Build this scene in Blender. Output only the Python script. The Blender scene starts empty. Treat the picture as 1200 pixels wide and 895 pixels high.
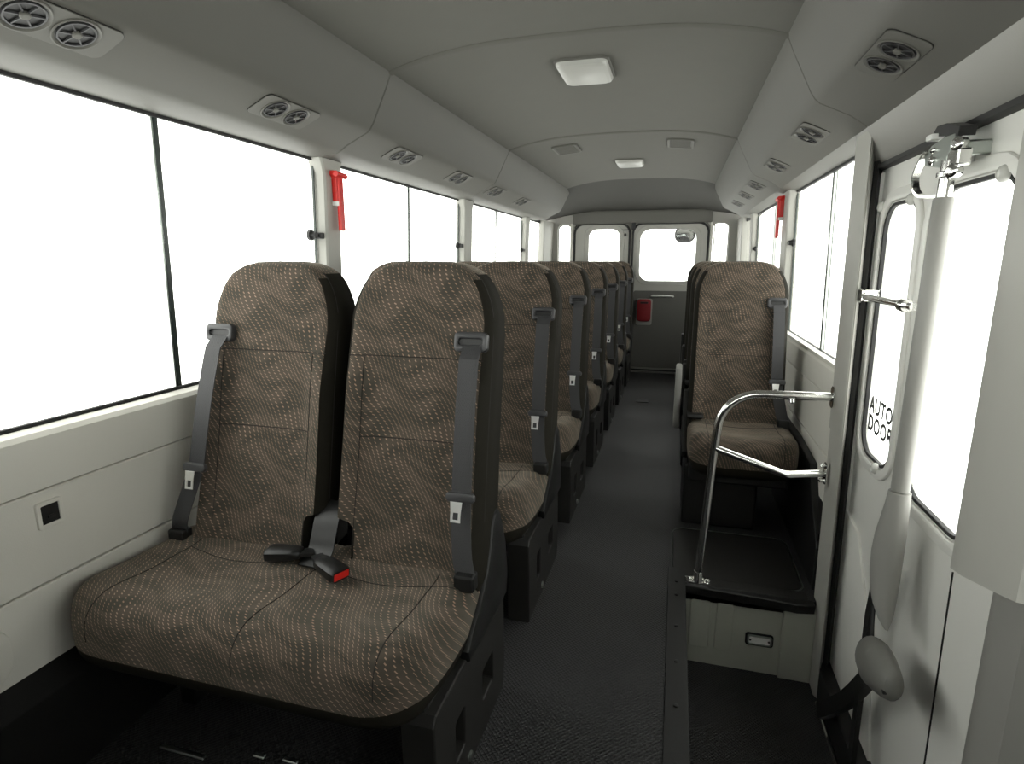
import bpy, bmesh, math
from mathutils import Vector, Matrix

# ------------------------------------------------------------------ camera, sky, exposure
scene = bpy.context.scene
C = scene.collection
F_PX = 680.0
EYE = 1.15
def _unit(v): return Vector(v).normalized()
ay = _unit((794 - 600, 306 - 447.5, F_PX))            # bus axis seen from the camera (right, down, forward)
phi = math.atan2(447.5 - 306, F_PX)
dn = Vector((0, math.cos(phi), math.sin(phi))); dn = (dn - ay * dn.dot(ay)).normalized()
ax = dn.cross(ay)
if ax[0] < 0: ax = -ax
cam_d = bpy.data.cameras.new('camera'); cam = bpy.data.objects.new('camera', cam_d); C.objects.link(cam)
cam_d.sensor_fit = 'HORIZONTAL'; cam_d.sensor_width = 36.0; cam_d.lens = F_PX / 1200 * 36.0
cam_d.clip_start = 0.02; cam_d.clip_end = 200
rgt = Vector((ax[0], ay[0], -dn[0])); dwn = Vector((ax[1], ay[1], -dn[1])); fwd = Vector((ax[2], ay[2], -dn[2]))
cam.matrix_world = Matrix(((rgt.x, -dwn.x, -fwd.x, 0), (rgt.y, -dwn.y, -fwd.y, 0), (rgt.z, -dwn.z, -fwd.z, EYE), (0, 0, 0, 1)))
scene.camera = cam

world = bpy.data.worlds.new('world'); scene.world = world; world.use_nodes = True
bg = world.node_tree.nodes['Background']
bg.inputs[0].default_value = (1.0, 0.99, 0.95, 1); bg.inputs[1].default_value = 4.7
vs = scene.view_settings
vs.view_transform = 'Standard'; vs.look = 'None'; vs.gamma = 1.0; vs.use_curve_mapping = False
vs.exposure = 0.0

# ------------------------------------------------------------------ materials
MATS = {}
def nodes_of(m):
    m.use_nodes = True
    nt = m.node_tree
    return nt, nt.nodes, nt.links, nt.nodes['Principled BSDF']
def mat(name, col, rough=0.5, metal=0.0, noise=None, bump=None, spec=0.5):
    m = bpy.data.materials.new(name); MATS[name] = m
    nt, N, L, B = nodes_of(m)
    B.inputs['Base Color'].default_value = (*col, 1); B.inputs['Roughness'].default_value = rough
    B.inputs['Metallic'].default_value = metal; B.inputs['Specular IOR Level'].default_value = spec
    tc = N.new('ShaderNodeTexCoord')
    if noise:
        sc, amt = noise
        n = N.new('ShaderNodeTexNoise'); n.inputs['Scale'].default_value = sc; n.inputs['Detail'].default_value = 3
        L.new(tc.outputs['Object'], n.inputs['Vector'])
        r = N.new('ShaderNodeMapRange'); r.inputs['To Min'].default_value = 1 - amt; r.inputs['To Max'].default_value = 1 + amt
        L.new(n.outputs['Fac'], r.inputs['Value'])
        mx = N.new('ShaderNodeVectorMath'); mx.operation = 'SCALE'; mx.inputs[0].default_value = col
        L.new(r.outputs['Result'], mx.inputs['Scale']); L.new(mx.outputs['Vector'], B.inputs['Base Color'])
    if bump:
        sc, st = bump
        n2 = N.new('ShaderNodeTexNoise'); n2.inputs['Scale'].default_value = sc; n2.inputs['Detail'].default_value = 2
        L.new(tc.outputs['Object'], n2.inputs['Vector'])
        b = N.new('ShaderNodeBump'); b.inputs['Strength'].default_value = st; b.inputs['Distance'].default_value = 0.002
        L.new(n2.outputs['Fac'], b.inputs['Height']); L.new(b.outputs['Normal'], B.inputs['Normal'])
    return m
mat('trim', (0.70, 0.685, 0.625), 0.55, noise=(6, 0.03), bump=(420, 0.10))
mat('headliner_shaded', (0.050, 0.049, 0.043), 0.9, noise=(9, 0.04), bump=(600, 0.15))  # headliner copy with the shade of the rear slope painted into its colour
mat('rear_panel', (0.11, 0.108, 0.098), 0.6, noise=(5, 0.05), bump=(400, 0.1))
mat('pillar', (0.39, 0.385, 0.35), 0.5, noise=(6, 0.03), bump=(420, 0.08))
mat('shaft_grey', (0.31, 0.306, 0.284), 0.42, noise=(8, 0.03), bump=(300, 0.06))
mat('headliner', (0.108, 0.106, 0.092), 0.9, noise=(9, 0.04), bump=(600, 0.15))
mat('cove', (0.112, 0.110, 0.096), 0.62, noise=(5, 0.03), bump=(500, 0.10))
mat('door_paint', (0.82, 0.815, 0.77), 0.35, noise=(3, 0.03))
mat('grey_plastic', (0.305, 0.30, 0.275), 0.5, noise=(8, 0.04), bump=(300, 0.08))
mat('cover_plastic', (0.50, 0.495, 0.455), 0.45, noise=(8, 0.03), bump=(300, 0.08))
mat('lamp_plastic', (0.42, 0.42, 0.39), 0.35)
mat('chrome', (0.86, 0.86, 0.84), 0.14, 1.0, noise=(30, 0.03))
mat('aluminium', (0.42, 0.45, 0.42), 0.35, 1.0, noise=(30, 0.05))
mat('seal', (0.010, 0.010, 0.010), 0.6, noise=(40, 0.2))
mat('sash', (0.030, 0.042, 0.036), 0.35, noise=(40, 0.2))
mat('black_plastic', (0.008, 0.008, 0.008), 0.45, noise=(40, 0.1), bump=(500, 0.12))
mat('dark_plastic', (0.015, 0.0145, 0.0135), 0.5, noise=(40, 0.1), bump=(500, 0.15))
mat('guide_grey', (0.040, 0.040, 0.042), 0.42, noise=(40, 0.1))
mat('steel', (0.92, 0.92, 0.90), 0.45, 1.0, noise=(30, 0.03))
mat('arm_grey', (0.17, 0.168, 0.155), 0.5, noise=(8, 0.04), bump=(300, 0.08))
mat('side_vinyl', (0.014, 0.0125, 0.009), 0.85, noise=(60, 0.15), bump=(700, 0.2), spec=0.12)
mat('seam', (0.012, 0.010, 0.008), 0.9, noise=(60, 0.1))
mat('red', (0.62, 0.018, 0.012), 0.35, noise=(30, 0.05))
mat('red_dark', (0.20, 0.008, 0.012), 0.45, noise=(30, 0.05))
mat('white', (0.80, 0.80, 0.77), 0.5, noise=(30, 0.02))
mat('ink', (0.06, 0.06, 0.06), 0.6, noise=(30, 0.05))
mat('stopper', (0.62, 0.62, 0.58), 0.25, noise=(30, 0.03))
mat('mirror_face', (0.16, 0.165, 0.16), 0.05, 1.0, noise=(20, 0.02))
mat('riser', (0.42, 0.43, 0.37), 0.5, noise=(7, 0.08))

def glass_mat():
    m = bpy.data.materials.new('glass'); MATS['glass'] = m
    nt, N, L, B = nodes_of(m); N.remove(B)
    out = N['Material Output']
    t = N.new('ShaderNodeBsdfTransparent'); t.inputs[0].default_value = (0.97, 0.985, 0.975, 1)
    g = N.new('ShaderNodeBsdfGlossy'); g.inputs['Roughness'].default_value = 0.02
    f = N.new('ShaderNodeFresnel'); f.inputs['IOR'].default_value = 1.35
    mx = N.new('ShaderNodeMixShader')
    ge = N.new('ShaderNodeNewGeometry'); sb = N.new('ShaderNodeMath'); sb.operation = 'SUBTRACT'; sb.inputs[0].default_value = 1.0; L.new(ge.outputs['Backfacing'], sb.inputs[1])
    ml = N.new('ShaderNodeMath'); ml.operation = 'MULTIPLY'; L.new(sb.outputs[0], ml.inputs[0]); L.new(f.outputs[0], ml.inputs[1])
    L.new(ml.outputs[0], mx.inputs[0]); L.new(t.outputs[0], mx.inputs[1]); L.new(g.outputs[0], mx.inputs[2]); L.new(mx.outputs[0], out.inputs[0])
glass_mat()

class NB:                                              # tiny node-math helper
    def __init__(s, m): s.nt, s.N, s.L, s.B = nodes_of(m)
    def m(s, op, a, b=None, c=None):
        n = s.N.new('ShaderNodeMath'); n.operation = op
        for i, v in enumerate((a, b, c)):
            if v is None: continue
            if isinstance(v, (int, float)): n.inputs[i].default_value = v
            else: s.L.new(v, n.inputs[i])
        return n.outputs[0]

def fabric_mat():
    m = bpy.data.materials.new('fabric'); MATS['fabric'] = m
    q = NB(m); N, L, B = q.N, q.L, q.B
    uv = N.new('ShaderNodeUVMap'); uv.uv_map = 'uv'
    sp = N.new('ShaderNodeSeparateXYZ'); L.new(uv.outputs[0], sp.inputs[0])
    u, v = sp.outputs[0], sp.outputs[1]
    w1 = q.m('SINE', q.m('ADD', q.m('MULTIPLY', u, 2 * math.pi / 0.145), q.m('MULTIPLY', v, 17.0)))
    w2 = q.m('SINE', q.m('ADD', q.m('MULTIPLY', v, 2 * math.pi / 0.21), q.m('MULTIPLY', u, -11.0)))
    w3 = q.m('SINE', q.m('ADD', q.m('MULTIPLY', v, 2 * math.pi / 0.11), q.m('MULTIPLY', u, 23.0)))
    v2 = q.m('ADD', v, q.m('ADD', q.m('MULTIPLY', w1, 0.0135), q.m('MULTIPLY', w3, 0.003)))
    u2 = q.m('ADD', u, q.m('MULTIPLY', w2, 0.006))
    row = q.m('DIVIDE', v2, 0.0092)
    col = q.m('ADD', q.m('DIVIDE', u2, 0.0120), q.m('MULTIPLY', q.m('FLOOR', row), 0.37))
    p = q.m('MULTIPLY', q.m('SUBTRACT', q.m('FRACT', col), 0.5), 12.0)
    r = q.m('MULTIPLY', q.m('SUBTRACT', q.m('FRACT', row), 0.5), 9.2)
    al = q.m('ABSOLUTE', q.m('MULTIPLY', q.m('SUBTRACT', p, r), 0.707))
    ac = q.m('ABSOLUTE', q.m('MULTIPLY', q.m('ADD', p, r), 0.707))
    dash = q.m('MULTIPLY', q.m('LESS_THAN', al, 3.7), q.m('LESS_THAN', ac, 0.68))
    # broad darker wavy bands of the weave
    n = N.new('ShaderNodeTexNoise'); n.inputs['Scale'].default_value = 11; n.inputs['Detail'].default_value = 1
    cb = N.new('ShaderNodeCombineXYZ'); L.new(q.m('ADD', u2, q.m('MULTIPLY', v2, 0.6)), cb.inputs[0]); L.new(q.m('MULTIPLY', v2, 2.2), cb.inputs[1])
    L.new(cb.outputs[0], n.inputs['Vector'])
    band = N.new('ShaderNodeMapRange'); band.inputs['From Min'].default_value = 0.42; band.inputs['From Max'].default_value = 0.58
    L.new(n.outputs['Fac'], band.inputs['Value'])
    def mixc(f, a, b):
        x = N.new('ShaderNodeMix'); x.data_type = 'RGBA'
        if isinstance(f, float): x.inputs[0].default_value = f
        else: L.new(f, x.inputs[0])
        for i, c in ((6, a), (7, b)):
            if isinstance(c, tuple): x.inputs[i].default_value = (*c, 1)
            else: L.new(c, x.inputs[i])
        return x.outputs[2]
    base = mixc(band.outputs[0], (0.050, 0.046, 0.036), (0.082, 0.067, 0.053))
    dc = mixc(band.outputs[0], (0.28, 0.18, 0.13), (0.35, 0.25, 0.185))
    colr = mixc(dash, base, dc)
    L.new(colr, B.inputs['Base Color']); B.inputs['Roughness'].default_value = 0.95
    B.inputs['Specular IOR Level'].default_value = 0.15
    B.inputs['Sheen Weight'].default_value = 0.25; B.inputs['Sheen Roughness'].default_value = 0.5
    B.inputs['Sheen Tint'].default_value = (0.8, 0.72, 0.6, 1)
    bp = N.new('ShaderNodeBump'); bp.inputs['Strength'].default_value = 0.25; bp.inputs['Distance'].default_value = 0.001
    n2 = N.new('ShaderNodeTexNoise'); n2.inputs['Scale'].default_value = 900; L.new(uv.outputs[0], n2.inputs['Vector'])
    L.new(n2.outputs['Fac'], bp.inputs['Height']); L.new(bp.outputs[0], B.inputs['Normal'])
fabric_mat()

def web_mat():
    m = bpy.data.materials.new('webbing'); MATS['webbing'] = m
    q = NB(m); N, L, B = q.N, q.L, q.B
    tc = N.new('ShaderNodeTexCoord'); sp = N.new('ShaderNodeSeparateXYZ'); L.new(tc.outputs['Object'], sp.inputs[0])
    s = q.m('SINE', q.m('MULTIPLY', q.m('ADD', sp.outputs[0], q.m('MULTIPLY', q.m('PINGPONG', sp.outputs[2], 0.004), 0.8)), 2 * math.pi / 0.0045))
    bp = N.new('ShaderNodeBump'); bp.inputs['Strength'].default_value = 0.4; bp.inputs['Distance'].default_value = 0.0006
    L.new(s, bp.inputs['Height']); L.new(bp.outputs[0], B.inputs['Normal'])
    B.inputs['Base Color'].default_value = (0.036, 0.036, 0.038, 1); B.inputs['Roughness'].default_value = 0.6
web_mat()

def floor_mat():
    m = bpy.data.materials.new('floor_rubber'); MATS['floor_rubber'] = m
    q = NB(m); N, L, B = q.N, q.L, q.B
    tc = N.new('ShaderNodeTexCoord'); sp = N.new('ShaderNodeSeparateXYZ'); L.new(tc.outputs['Object'], sp.inputs[0])
    k = math.pi / 0.0125
    a = q.m('MULTIPLY', q.m('ADD', sp.outputs[0], sp.outputs[1]), k); b = q.m('MULTIPLY', q.m('SUBTRACT', sp.outputs[0], sp.outputs[1]), k)
    h = q.m('MAXIMUM', q.m('ABSOLUTE', q.m('SINE', a)), q.m('ABSOLUTE', q.m('SINE', b)))
    h2 = q.m('POWER', q.m('SUBTRACT', 1.0, q.m('MULTIPLY', q.m('ABSOLUTE', q.m('SINE', a)), q.m('ABSOLUTE', q.m('SINE', b)))), 3.0)
    bp = N.new('ShaderNodeBump'); bp.inputs['Strength'].default_value = 0.9; bp.inputs['Distance'].default_value = 0.002
    L.new(h2, bp.inputs['Height']); L.new(bp.outputs[0], B.inputs['Normal'])
    n = N.new('ShaderNodeTexNoise'); n.inputs['Scale'].default_value = 4; L.new(tc.outputs['Object'], n.inputs['Vector'])
    r = N.new('ShaderNodeMapRange'); r.inputs['To Min'].default_value = 0.8; r.inputs['To Max'].default_value = 1.2; L.new(n.outputs['Fac'], r.inputs['Value'])
    mx = N.new('ShaderNodeVectorMath'); mx.operation = 'SCALE'; mx.inputs[0].default_value = (0.024, 0.024, 0.0248)
    L.new(r.outputs[0], mx.inputs['Scale']); L.new(mx.outputs[0], B.inputs['Base Color'])
    B.inputs['Roughness'].default_value = 0.42; B.inputs['Specular IOR Level'].default_value = 0.45
floor_mat()

# ------------------------------------------------------------------ geometry helpers
class G:
    def __init__(s): s.v, s.f = [], []
    def add(s, vs, fs):
        o = len(s.v); s.v += [tuple(map(float, p)) for p in vs]; s.f += [tuple(i + o for i in f) for f in fs]; return s
    def box(s, a, b, bev=0.0, seg=2):
        a = Vector(a); b = Vector(b)
        if bev <= 0:
            return s.hexa([(a.x, a.y, a.z), (b.x, a.y, a.z), (b.x, b.y, a.z), (a.x, b.y, a.z)], [(a.x, a.y, b.z), (b.x, a.y, b.z), (b.x, b.y, b.z), (a.x, b.y, b.z)])
        bm = bmesh.new(); bmesh.ops.create_cube(bm, size=1)
        for w in bm.verts: w.co = Vector(((a.x + b.x) / 2 + w.co.x * (b.x - a.x), (a.y + b.y) / 2 + w.co.y * (b.y - a.y), (a.z + b.z) / 2 + w.co.z * (b.z - a.z)))
        bmesh.ops.bevel(bm, geom=bm.edges[:], offset=bev, segments=seg, affect='EDGES', profile=0.5)
        return s.bm(bm)
    def bm(s, bm):
        bm.verts.index_update(); s.add([w.co for w in bm.verts], [[w.index for w in f.verts] for f in bm.faces]); bm.free(); return s
    def hexa(s, lo, hi):
        return s.add(list(lo) + list(hi), [(3, 2, 1, 0), (4, 5, 6, 7), (0, 1, 5, 4), (1, 2, 6, 5), (2, 3, 7, 6), (3, 0, 4, 7)])
    def prism_y(s, prof, y0, y1):                       # prof: (x, z) closed polygon
        n = len(prof)
        return s.add([(x, y0, z) for x, z in prof] + [(x, y1, z) for x, z in prof],
                     [tuple(range(n)), tuple(range(2 * n - 1, n - 1, -1))] + [(i, i + n, (i + 1) % n + n, (i + 1) % n) for i in range(n)])
    def loft(s, rings, cap=True, closed=False):
        n = len(rings[0]); m = len(rings); fs = []
        for j in range(m if closed else m - 1):
            k = (j + 1) % m
            for i in range(n): fs.append((j * n + i, j * n + (i + 1) % n, k * n + (i + 1) % n, k * n + i))
        if cap and not closed: fs += [tuple(range(n - 1, -1, -1)), tuple((m - 1) * n + i for i in range(n))]
        return s.add([p for r in rings for p in r], fs)
    def tube(s, path, r, n=10, closed=False, flat=None):
        P = [Vector(p) for p in path]; rings = []; up = None
        for i, p in enumerate(P):
            a = P[i - 1] if (i > 0 or closed) else p; b = P[(i + 1) % len(P)] if (i < len(P) - 1 or closed) else p
            t = (b - a).normalized()
            if up is None: up = Vector((0, 0, 1)) if abs(t.z) < 0.9 else Vector((0, 1, 0))
            e1 = (up - t * up.dot(t)).normalized(); up = e1; e2 = t.cross(e1)
            rr = r[i] if isinstance(r, (list, tuple)) else r
            rings.append([p + e1 * (math.cos(2 * math.pi * k / n) * rr) + e2 * (math.sin(2 * math.pi * k / n) * rr) for k in range(n)])
        return s.loft(rings, True, closed)
    def lathe(s, prof, o, axis, n=20):                  # prof: (radius, along)
        o = Vector(o); t = Vector(axis).normalized(); e1 = t.orthogonal().normalized(); e2 = t.cross(e1)
        return s.loft([[o + t * h + e1 * (math.cos(2 * math.pi * k / n) * max(r, 1e-4)) + e2 * (math.sin(2 * math.pi * k / n) * max(r, 1e-4)) for k in range(n)] for r, h in prof])
    def ring(s, ro, ri, h0, h1, o, axis, n=24):
        o = Vector(o); t = Vector(axis).normalized(); e1 = t.orthogonal().normalized(); e2 = t.cross(e1)
        R = [[o + t * h + (e1 * math.cos(2 * math.pi * k / n) + e2 * math.sin(2 * math.pi * k / n)) * r for k in range(n)] for r, h in ((ro, h0), (ro, h1), (ri, h1), (ri, h0))]
        return s.loft(R, closed=True)
    def plate(s, outline, holes=(), t=0.01, bev=0.0, O=(0, 0, 0), U=(1, 0, 0), V=(0, 0, 1)):
        cu = bpy.data.curves.new('tmp', 'CURVE'); cu.dimensions = '2D'; cu.fill_mode = 'BOTH'
        cu.extrude = max(t / 2 - bev, 0.0); cu.bevel_depth = bev; cu.bevel_resolution = 1; cu.offset = -bev
        for loop in [outline] + list(holes):
            sp = cu.splines.new('POLY'); sp.points.add(len(loop) - 1); sp.use_cyclic_u = True
            for q, (x, y) in zip(sp.points, loop): q.co = (x, y, 0, 1)
        ob = bpy.data.objects.new('tmp', cu); me = bpy.data.meshes.new_from_object(ob)
        O, U, V = Vector(O), Vector(U), Vector(V); W = U.cross(V).normalized()
        bm = bmesh.new(); bm.from_mesh(me); bmesh.ops.remove_doubles(bm, verts=bm.verts[:], dist=1e-5)
        for w in bm.verts: w.co = O + U * w.co.x + V * w.co.y + W * w.co.z
        bpy.data.objects.remove(ob); bpy.data.meshes.remove(me); bpy.data.curves.remove(cu)
        return s.bm(bm)
    def strip(s, pts, width, thick, wdir):              # flat strap along pts
        P = [Vector(p) for p in pts]; rings = []
        for i, p in enumerate(P):
            t = (P[min(i + 1, len(P) - 1)] - P[max(i - 1, 0)]).normalized()
            w = Vector(wdir); w = (w - t * w.dot(t)).normalized(); nrm = t.cross(w)
            rings.append([p + w * (a * width / 2) + nrm * (b * thick / 2) for a, b in ((-1, -1), (1, -1), (1, 1), (-1, 1))])
        return s.loft(rings)

def rrect(x0, y0, x1, y1, r, n=6):
    R = r if isinstance(r, (list, tuple)) else [r] * 4   # corners: bl, br, tr, tl
    out = []
    for (cx, cy, a0, rr) in ((x0 + R[0], y0 + R[0], 180, R[0]), (x1 - R[1], y0 + R[1], 270, R[1]), (x1 - R[2], y1 - R[2], 0, R[2]), (x0 + R[3], y1 - R[3], 90, R[3])):
        for k in range(n + 1):
            a = math.radians(a0 + 90 * k / n); out.append((cx + rr * math.cos(a), cy + rr * math.sin(a)))
    return out
def smooth_path(pts, n=6):                              # Catmull-Rom
    P = [Vector(p) for p in pts]; P = [P[0] * 2 - P[1]] + P + [P[-1] * 2 - P[-2]]; out = []
    for i in range(1, len(P) - 2):
        a, b, c, d = P[i - 1:i + 3]
        for k in range(n):
            t = k / n; out.append(0.5 * ((2 * b) + (c - a) * t + (2 * a - 5 * b + 4 * c - d) * t * t + (3 * b - a - 3 * c + d) * t ** 3))
    out.append(P[-2]); return out

OFF = {}
def mesh_obj(name, g, m, parent=None, smooth=False, uvf=None):
    off = OFF.get(parent.name, Vector((0, 0, 0))) if parent else Vector((0, 0, 0))
    me = bpy.data.meshes.new(name)
    me.from_pydata([(x - off.x, y - off.y, z - off.z) for x, y, z in g.v], [], g.f)
    bm = bmesh.new(); bm.from_mesh(me); bmesh.ops.recalc_face_normals(bm, faces=bm.faces[:])
    if uvf:
        ul = bm.loops.layers.uv.new('uv')
        for f in bm.faces:
            for l in f.loops: l[ul].uv = uvf(l.vert.co, f.normal)
    bm.to_mesh(me); bm.free()
    if smooth:
        me.polygons.foreach_set('use_smooth', [True] * len(me.polygons))
        try: me.set_sharp_from_angle(angle=math.radians(38 if smooth is True else smooth))
        except Exception: pass
    me.materials.append(MATS[m])
    o = bpy.data.objects.new(name, me); C.objects.link(o)
    if parent: o.parent = parent
    OFF[o.name] = off
    return o
def tag(o, label=None, cat=None, group=None, kind=None):
    if label: o['label'] = label
    if cat: o['category'] = cat
    if group: o['group'] = group
    if kind: o['kind'] = kind
    return o
def empty(name, loc=(0, 0, 0)):
    o = bpy.data.objects.new(name, None); C.objects.link(o); o.location = loc; o.empty_display_size = 0.1
    OFF[o.name] = Vector(loc); return o
def struct(name, g, m, label, cat, smooth=False):
    return tag(mesh_obj(name, g, m, None, smooth), label, cat, kind='structure')

YF, YB = -1.05, 6.20                                    # front and rear ends of the cabin
CX = -0.351                                             # centre line of the bus
def xl(z): return -1.322 + (z - 0.80) / 0.72 * 0.022    # left glass plane
def xr(z): return 0.586 - (z - 0.78) / 0.72 * 0.020     # right glass plane
XL, XR = -1.285, 0.552                                  # inner faces of the lower wall panels

# ------------------------------------------------------------------ floor and stair well
fl = G().box((-1.40, YF, -0.06), (0.085, 2.02, 0.0)).box((-1.40, 2.02, -0.06), (0.66, YB + 0.1, 0.0))
floor = struct('floor', fl, 'floor_rubber', 'dark ribbed rubber floor running down the aisle', 'floor')
mesh_obj('edge_strip', G().box((0.030, YF, 0.0), (0.092, 2.125, 0.004), 0.0015, 1).box((0.085, YF, -0.06), (0.092, 2.02, 0.003)), 'black_plastic', floor)
for y in (2.02, 1.93, 1.745, 1.57, 1.39, 1.20):
    mesh_obj('bolt', G().lathe([(0.0065, 0.004), (0.006, 0.007), (0.003, 0.008), (0.0, 0.008)], (0.060, y, 0), (0, 0, 1), 10), 'black_plastic', floor, True)
for x0, x1, y in ((-1.14, -1.01, 0.922), (-0.905, -0.875, 0.962), (-0.83, -0.79, 0.970)):
    mesh_obj('anchor_rail', G().box((x0, y - 0.006, 0.0), (x1, y + 0.006, 0.006), 0.002, 1), 'aluminium', floor)
hatch = rrect(0.045, 2.07, 0.50, 2.485, 0.05)
mesh_obj('hatch_rim', G().tube([(x, y, 0.001) for x, y in hatch], 0.0028, 6, True), 'aluminium', floor, True)
mesh_obj('hatch_cover', G().plate(rrect(0.05, 2.075, 0.495, 2.48, 0.048), (), 0.003, 0, (0, 0, 0.0005), (1, 0, 0), (0, 1, 0)), 'dark_plastic', floor)
mesh_obj('floor_anchor', G().box((-0.27, 4.80, 0.0), (-0.17, 4.92, 0.006), 0.002, 1), 'black_plastic', floor)
# black rubber nosing along the edge of the ledge
nose = [(0.085, 2.02), (0.085, 2.005), (0.20, 1.995), (0.36, 1.985), (0.46, 1.975), (0.515, 1.985), (0.515, 2.02)]
mesh_obj('ledge_nosing', G().plate(nose, (), 0.034, 0.004, (0, 0, -0.012), (1, 0, 0), (0, 1, 0)), 'black_plastic', floor)
mesh_obj('ledge_mat', G().plate(rrect(0.16, 2.012, 0.50, 2.066, 0.01), (), 0.008, 0.002, (0, 0, 0.003), (1, 0, 0), (0, 1, 0)), 'dark_plastic', floor)

well = G().box((0.085, 2.02, -0.36), (0.62, 2.06, -0.03))
riser = struct('wall_step_riser', well, 'riser', 'pale olive riser panel of the entrance step', 'wall')
for x0, x1 in ((0.115, 0.185), (0.205, 0.265)):
    mesh_obj('pressed_panel', G().plate(rrect(x0, -0.245, x1, -0.055, 0.012), (), 0.008, 0.003, (0, 2.019, 0)), 'riser', riser)
mesh_obj('corner_panel', G().box((0.425, 2.005, -0.31), (0.53, 2.021, -0.03), 0.004), 'riser', riser)
lampc = Vector((0.356, 2.018, -0.178))
st = empty('step_light', lampc)
tag(st, 'small chrome rimmed courtesy light on the step riser', 'light')
mesh_obj('backing', G().plate(rrect(-0.047, -0.024, 0.047, 0.024, 0.01), (), 0.006, 0.001, lampc), 'black_plastic', st)
mesh_obj('rim', G().plate(rrect(-0.042, -0.019, 0.042, 0.019, 0.008), [rrect(-0.036, -0.013, 0.036, 0.013, 0.005)], 0.012, 0.002, lampc - Vector((0, 0.002, 0))), 'aluminium', st)
mesh_obj('lens', G().plate(rrect(-0.035, -0.012, 0.035, 0.012, 0.004), (), 0.010, 0.001, lampc - Vector((0, 0.003, 0))), 'white', st)
for sx in (-0.031, 0.031):
    mesh_obj('screw', G().lathe([(0.004, 0), (0.004, 0.008), (0, 0.009)], lampc + Vector((sx, 0, 0)), (0, -1, 0), 8), 'black_plastic', st)
stp = struct('floor_entrance_step', G().box((0.085, YF, -0.36), (0.66, 2.02, -0.31)).box((0.06, YF, -0.36), (0.085, 2.02, -0.06)), 'floor_rubber', 'black entrance step inside the automatic door', 'floor')
mesh_obj('step_edge', G().tube([(0.53, 1.90, -0.300), (0.53, 1.30, -0.300)], 0.006, 8), 'chrome', stp, True)
mesh_obj('lower_skirt', G().box((0.54, 1.0, -0.31), (0.60, 2.02, -0.20), 0.006), 'black_plastic', stp)

# ------------------------------------------------------------------ side walls
def wall_side(side):
    L = side < 0
    x_in = XL if L else XR
    out = -1.345 if L else 0.612
    y0 = YF if L else 2.06
    nm = 'wall_left' if L else 'wall_right'
    base = G().box((min(out, x_in + side * 0.012), y0, 0.0), (max(out, x_in + side * 0.012), YB + 0.06, 0.785))
    w = struct(nm, base, 'trim', 'pale grey moulded side wall below the %s windows' % ('wide hammer-side' if L else 'door-side'), 'wall')
    def panel(z0, z1, name):
        mesh_obj(name, G().box((min(x_in, x_in + side * 0.02), y0, z0), (max(x_in, x_in + side * 0.02), YB, z1), 0.003, 1), 'trim', w)
    panel(0.28, 0.4600, 'lower_panel'); panel(0.4645, 0.6680, 'middle_panel')
    zt = 0.80 if L else 0.78
    xg = xl(zt) if L else xr(zt)
    prof = [(x_in, 0.6725), (x_in, zt - 0.035), (x_in + side * 0.004, zt - 0.018), (x_in + side * 0.014, zt - 0.008), (xg, zt - 0.002), (xg + side * 0.022, zt - 0.004), (xg + side * 0.022, 0.6725)]
    mesh_obj('sill_panel', G().prism_y(prof, y0, YB), 'trim', w, 30)
    return w
wl = wall_side(-1); wr = wall_side(1)
mesh_obj('kick_duct', G().prism_y([(-1.30, 0.0), (-1.268, 0.0), (-1.270, 0.22), (-1.284, 0.285), (-1.30, 0.285)], YF, YB), 'black_plastic', wl)
mesh_obj('kick_duct', G().prism_y([(0.57, 0.0), (0.530, 0.0), (0.532, 0.20), (0.550, 0.30), (0.57, 0.30)], 2.12, YB), 'black_plastic', wr)
# moulded arch over the wheel behind the handrail
arch = [(2.10, 0.0), (2.10, 0.16), (2.16, 0.22), (2.25, 0.30), (2.32, 0.40), (2.62, 0.42), (3.0, 0.42), (3.1, 0.0)]
mesh_obj('wheel_arch_cover', G().plate([(-y, z) for y, z in arch][::-1], (), 0.03, 0.004, (0.540, 0, 0), (0, -1, 0), (0, 0, 1)), 'black_plastic', wr)
# shallow pull recess on the wall
mesh_obj('moulded_boss', G().plate(rrect(0.60, 0.30, 0.745, 0.43, 0.05), (), 0.016, 0.006, (XL, 0, 0), (0, 1, 0), (0, 0, 1)), 'trim', wl, 30)

# pillars
def pillar(side, y0, y1, parent, zl=0.78, zh=1.54):
    fx = xl if side < 0 else xr
    def ring(z):
        g = fx(z); i = g - side * 0.030; fl = 0.035 * max(0.0, (z - 1.44) / 0.10) ** 2
        a, b = y0 - fl, y1 + fl
        return [(g + side * 0.024, a, z), (g, a, z), (i + side * 0.006, a + 0.004, z), (i, a + 0.012, z), (i, b - 0.012, z), (i + side * 0.006, b - 0.004, z), (g, b, z), (g + side * 0.024, b, z)]
    zs = [zl, 1.10, 1.40, 1.46, 1.50, zh]
    return mesh_obj('pillar', G().loft([ring(z) for z in zs]), 'pillar', parent, 30)
LP = [(0.30, 0.44), (1.98, 2.09), (3.49, 3.63), (5.03, 5.14)]
RP = [(3.42, 3.58), (4.96, 5.08)]
for a, b in LP: pillar(-1, a, b, wl)
for a, b in RP: pillar(1, a, b, wr)
pillar(-1, 5.73, 6.25, wl); pillar(1, 5.73, 6.25, wr); pillar(-1, -1.05, -0.92, wl)
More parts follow.
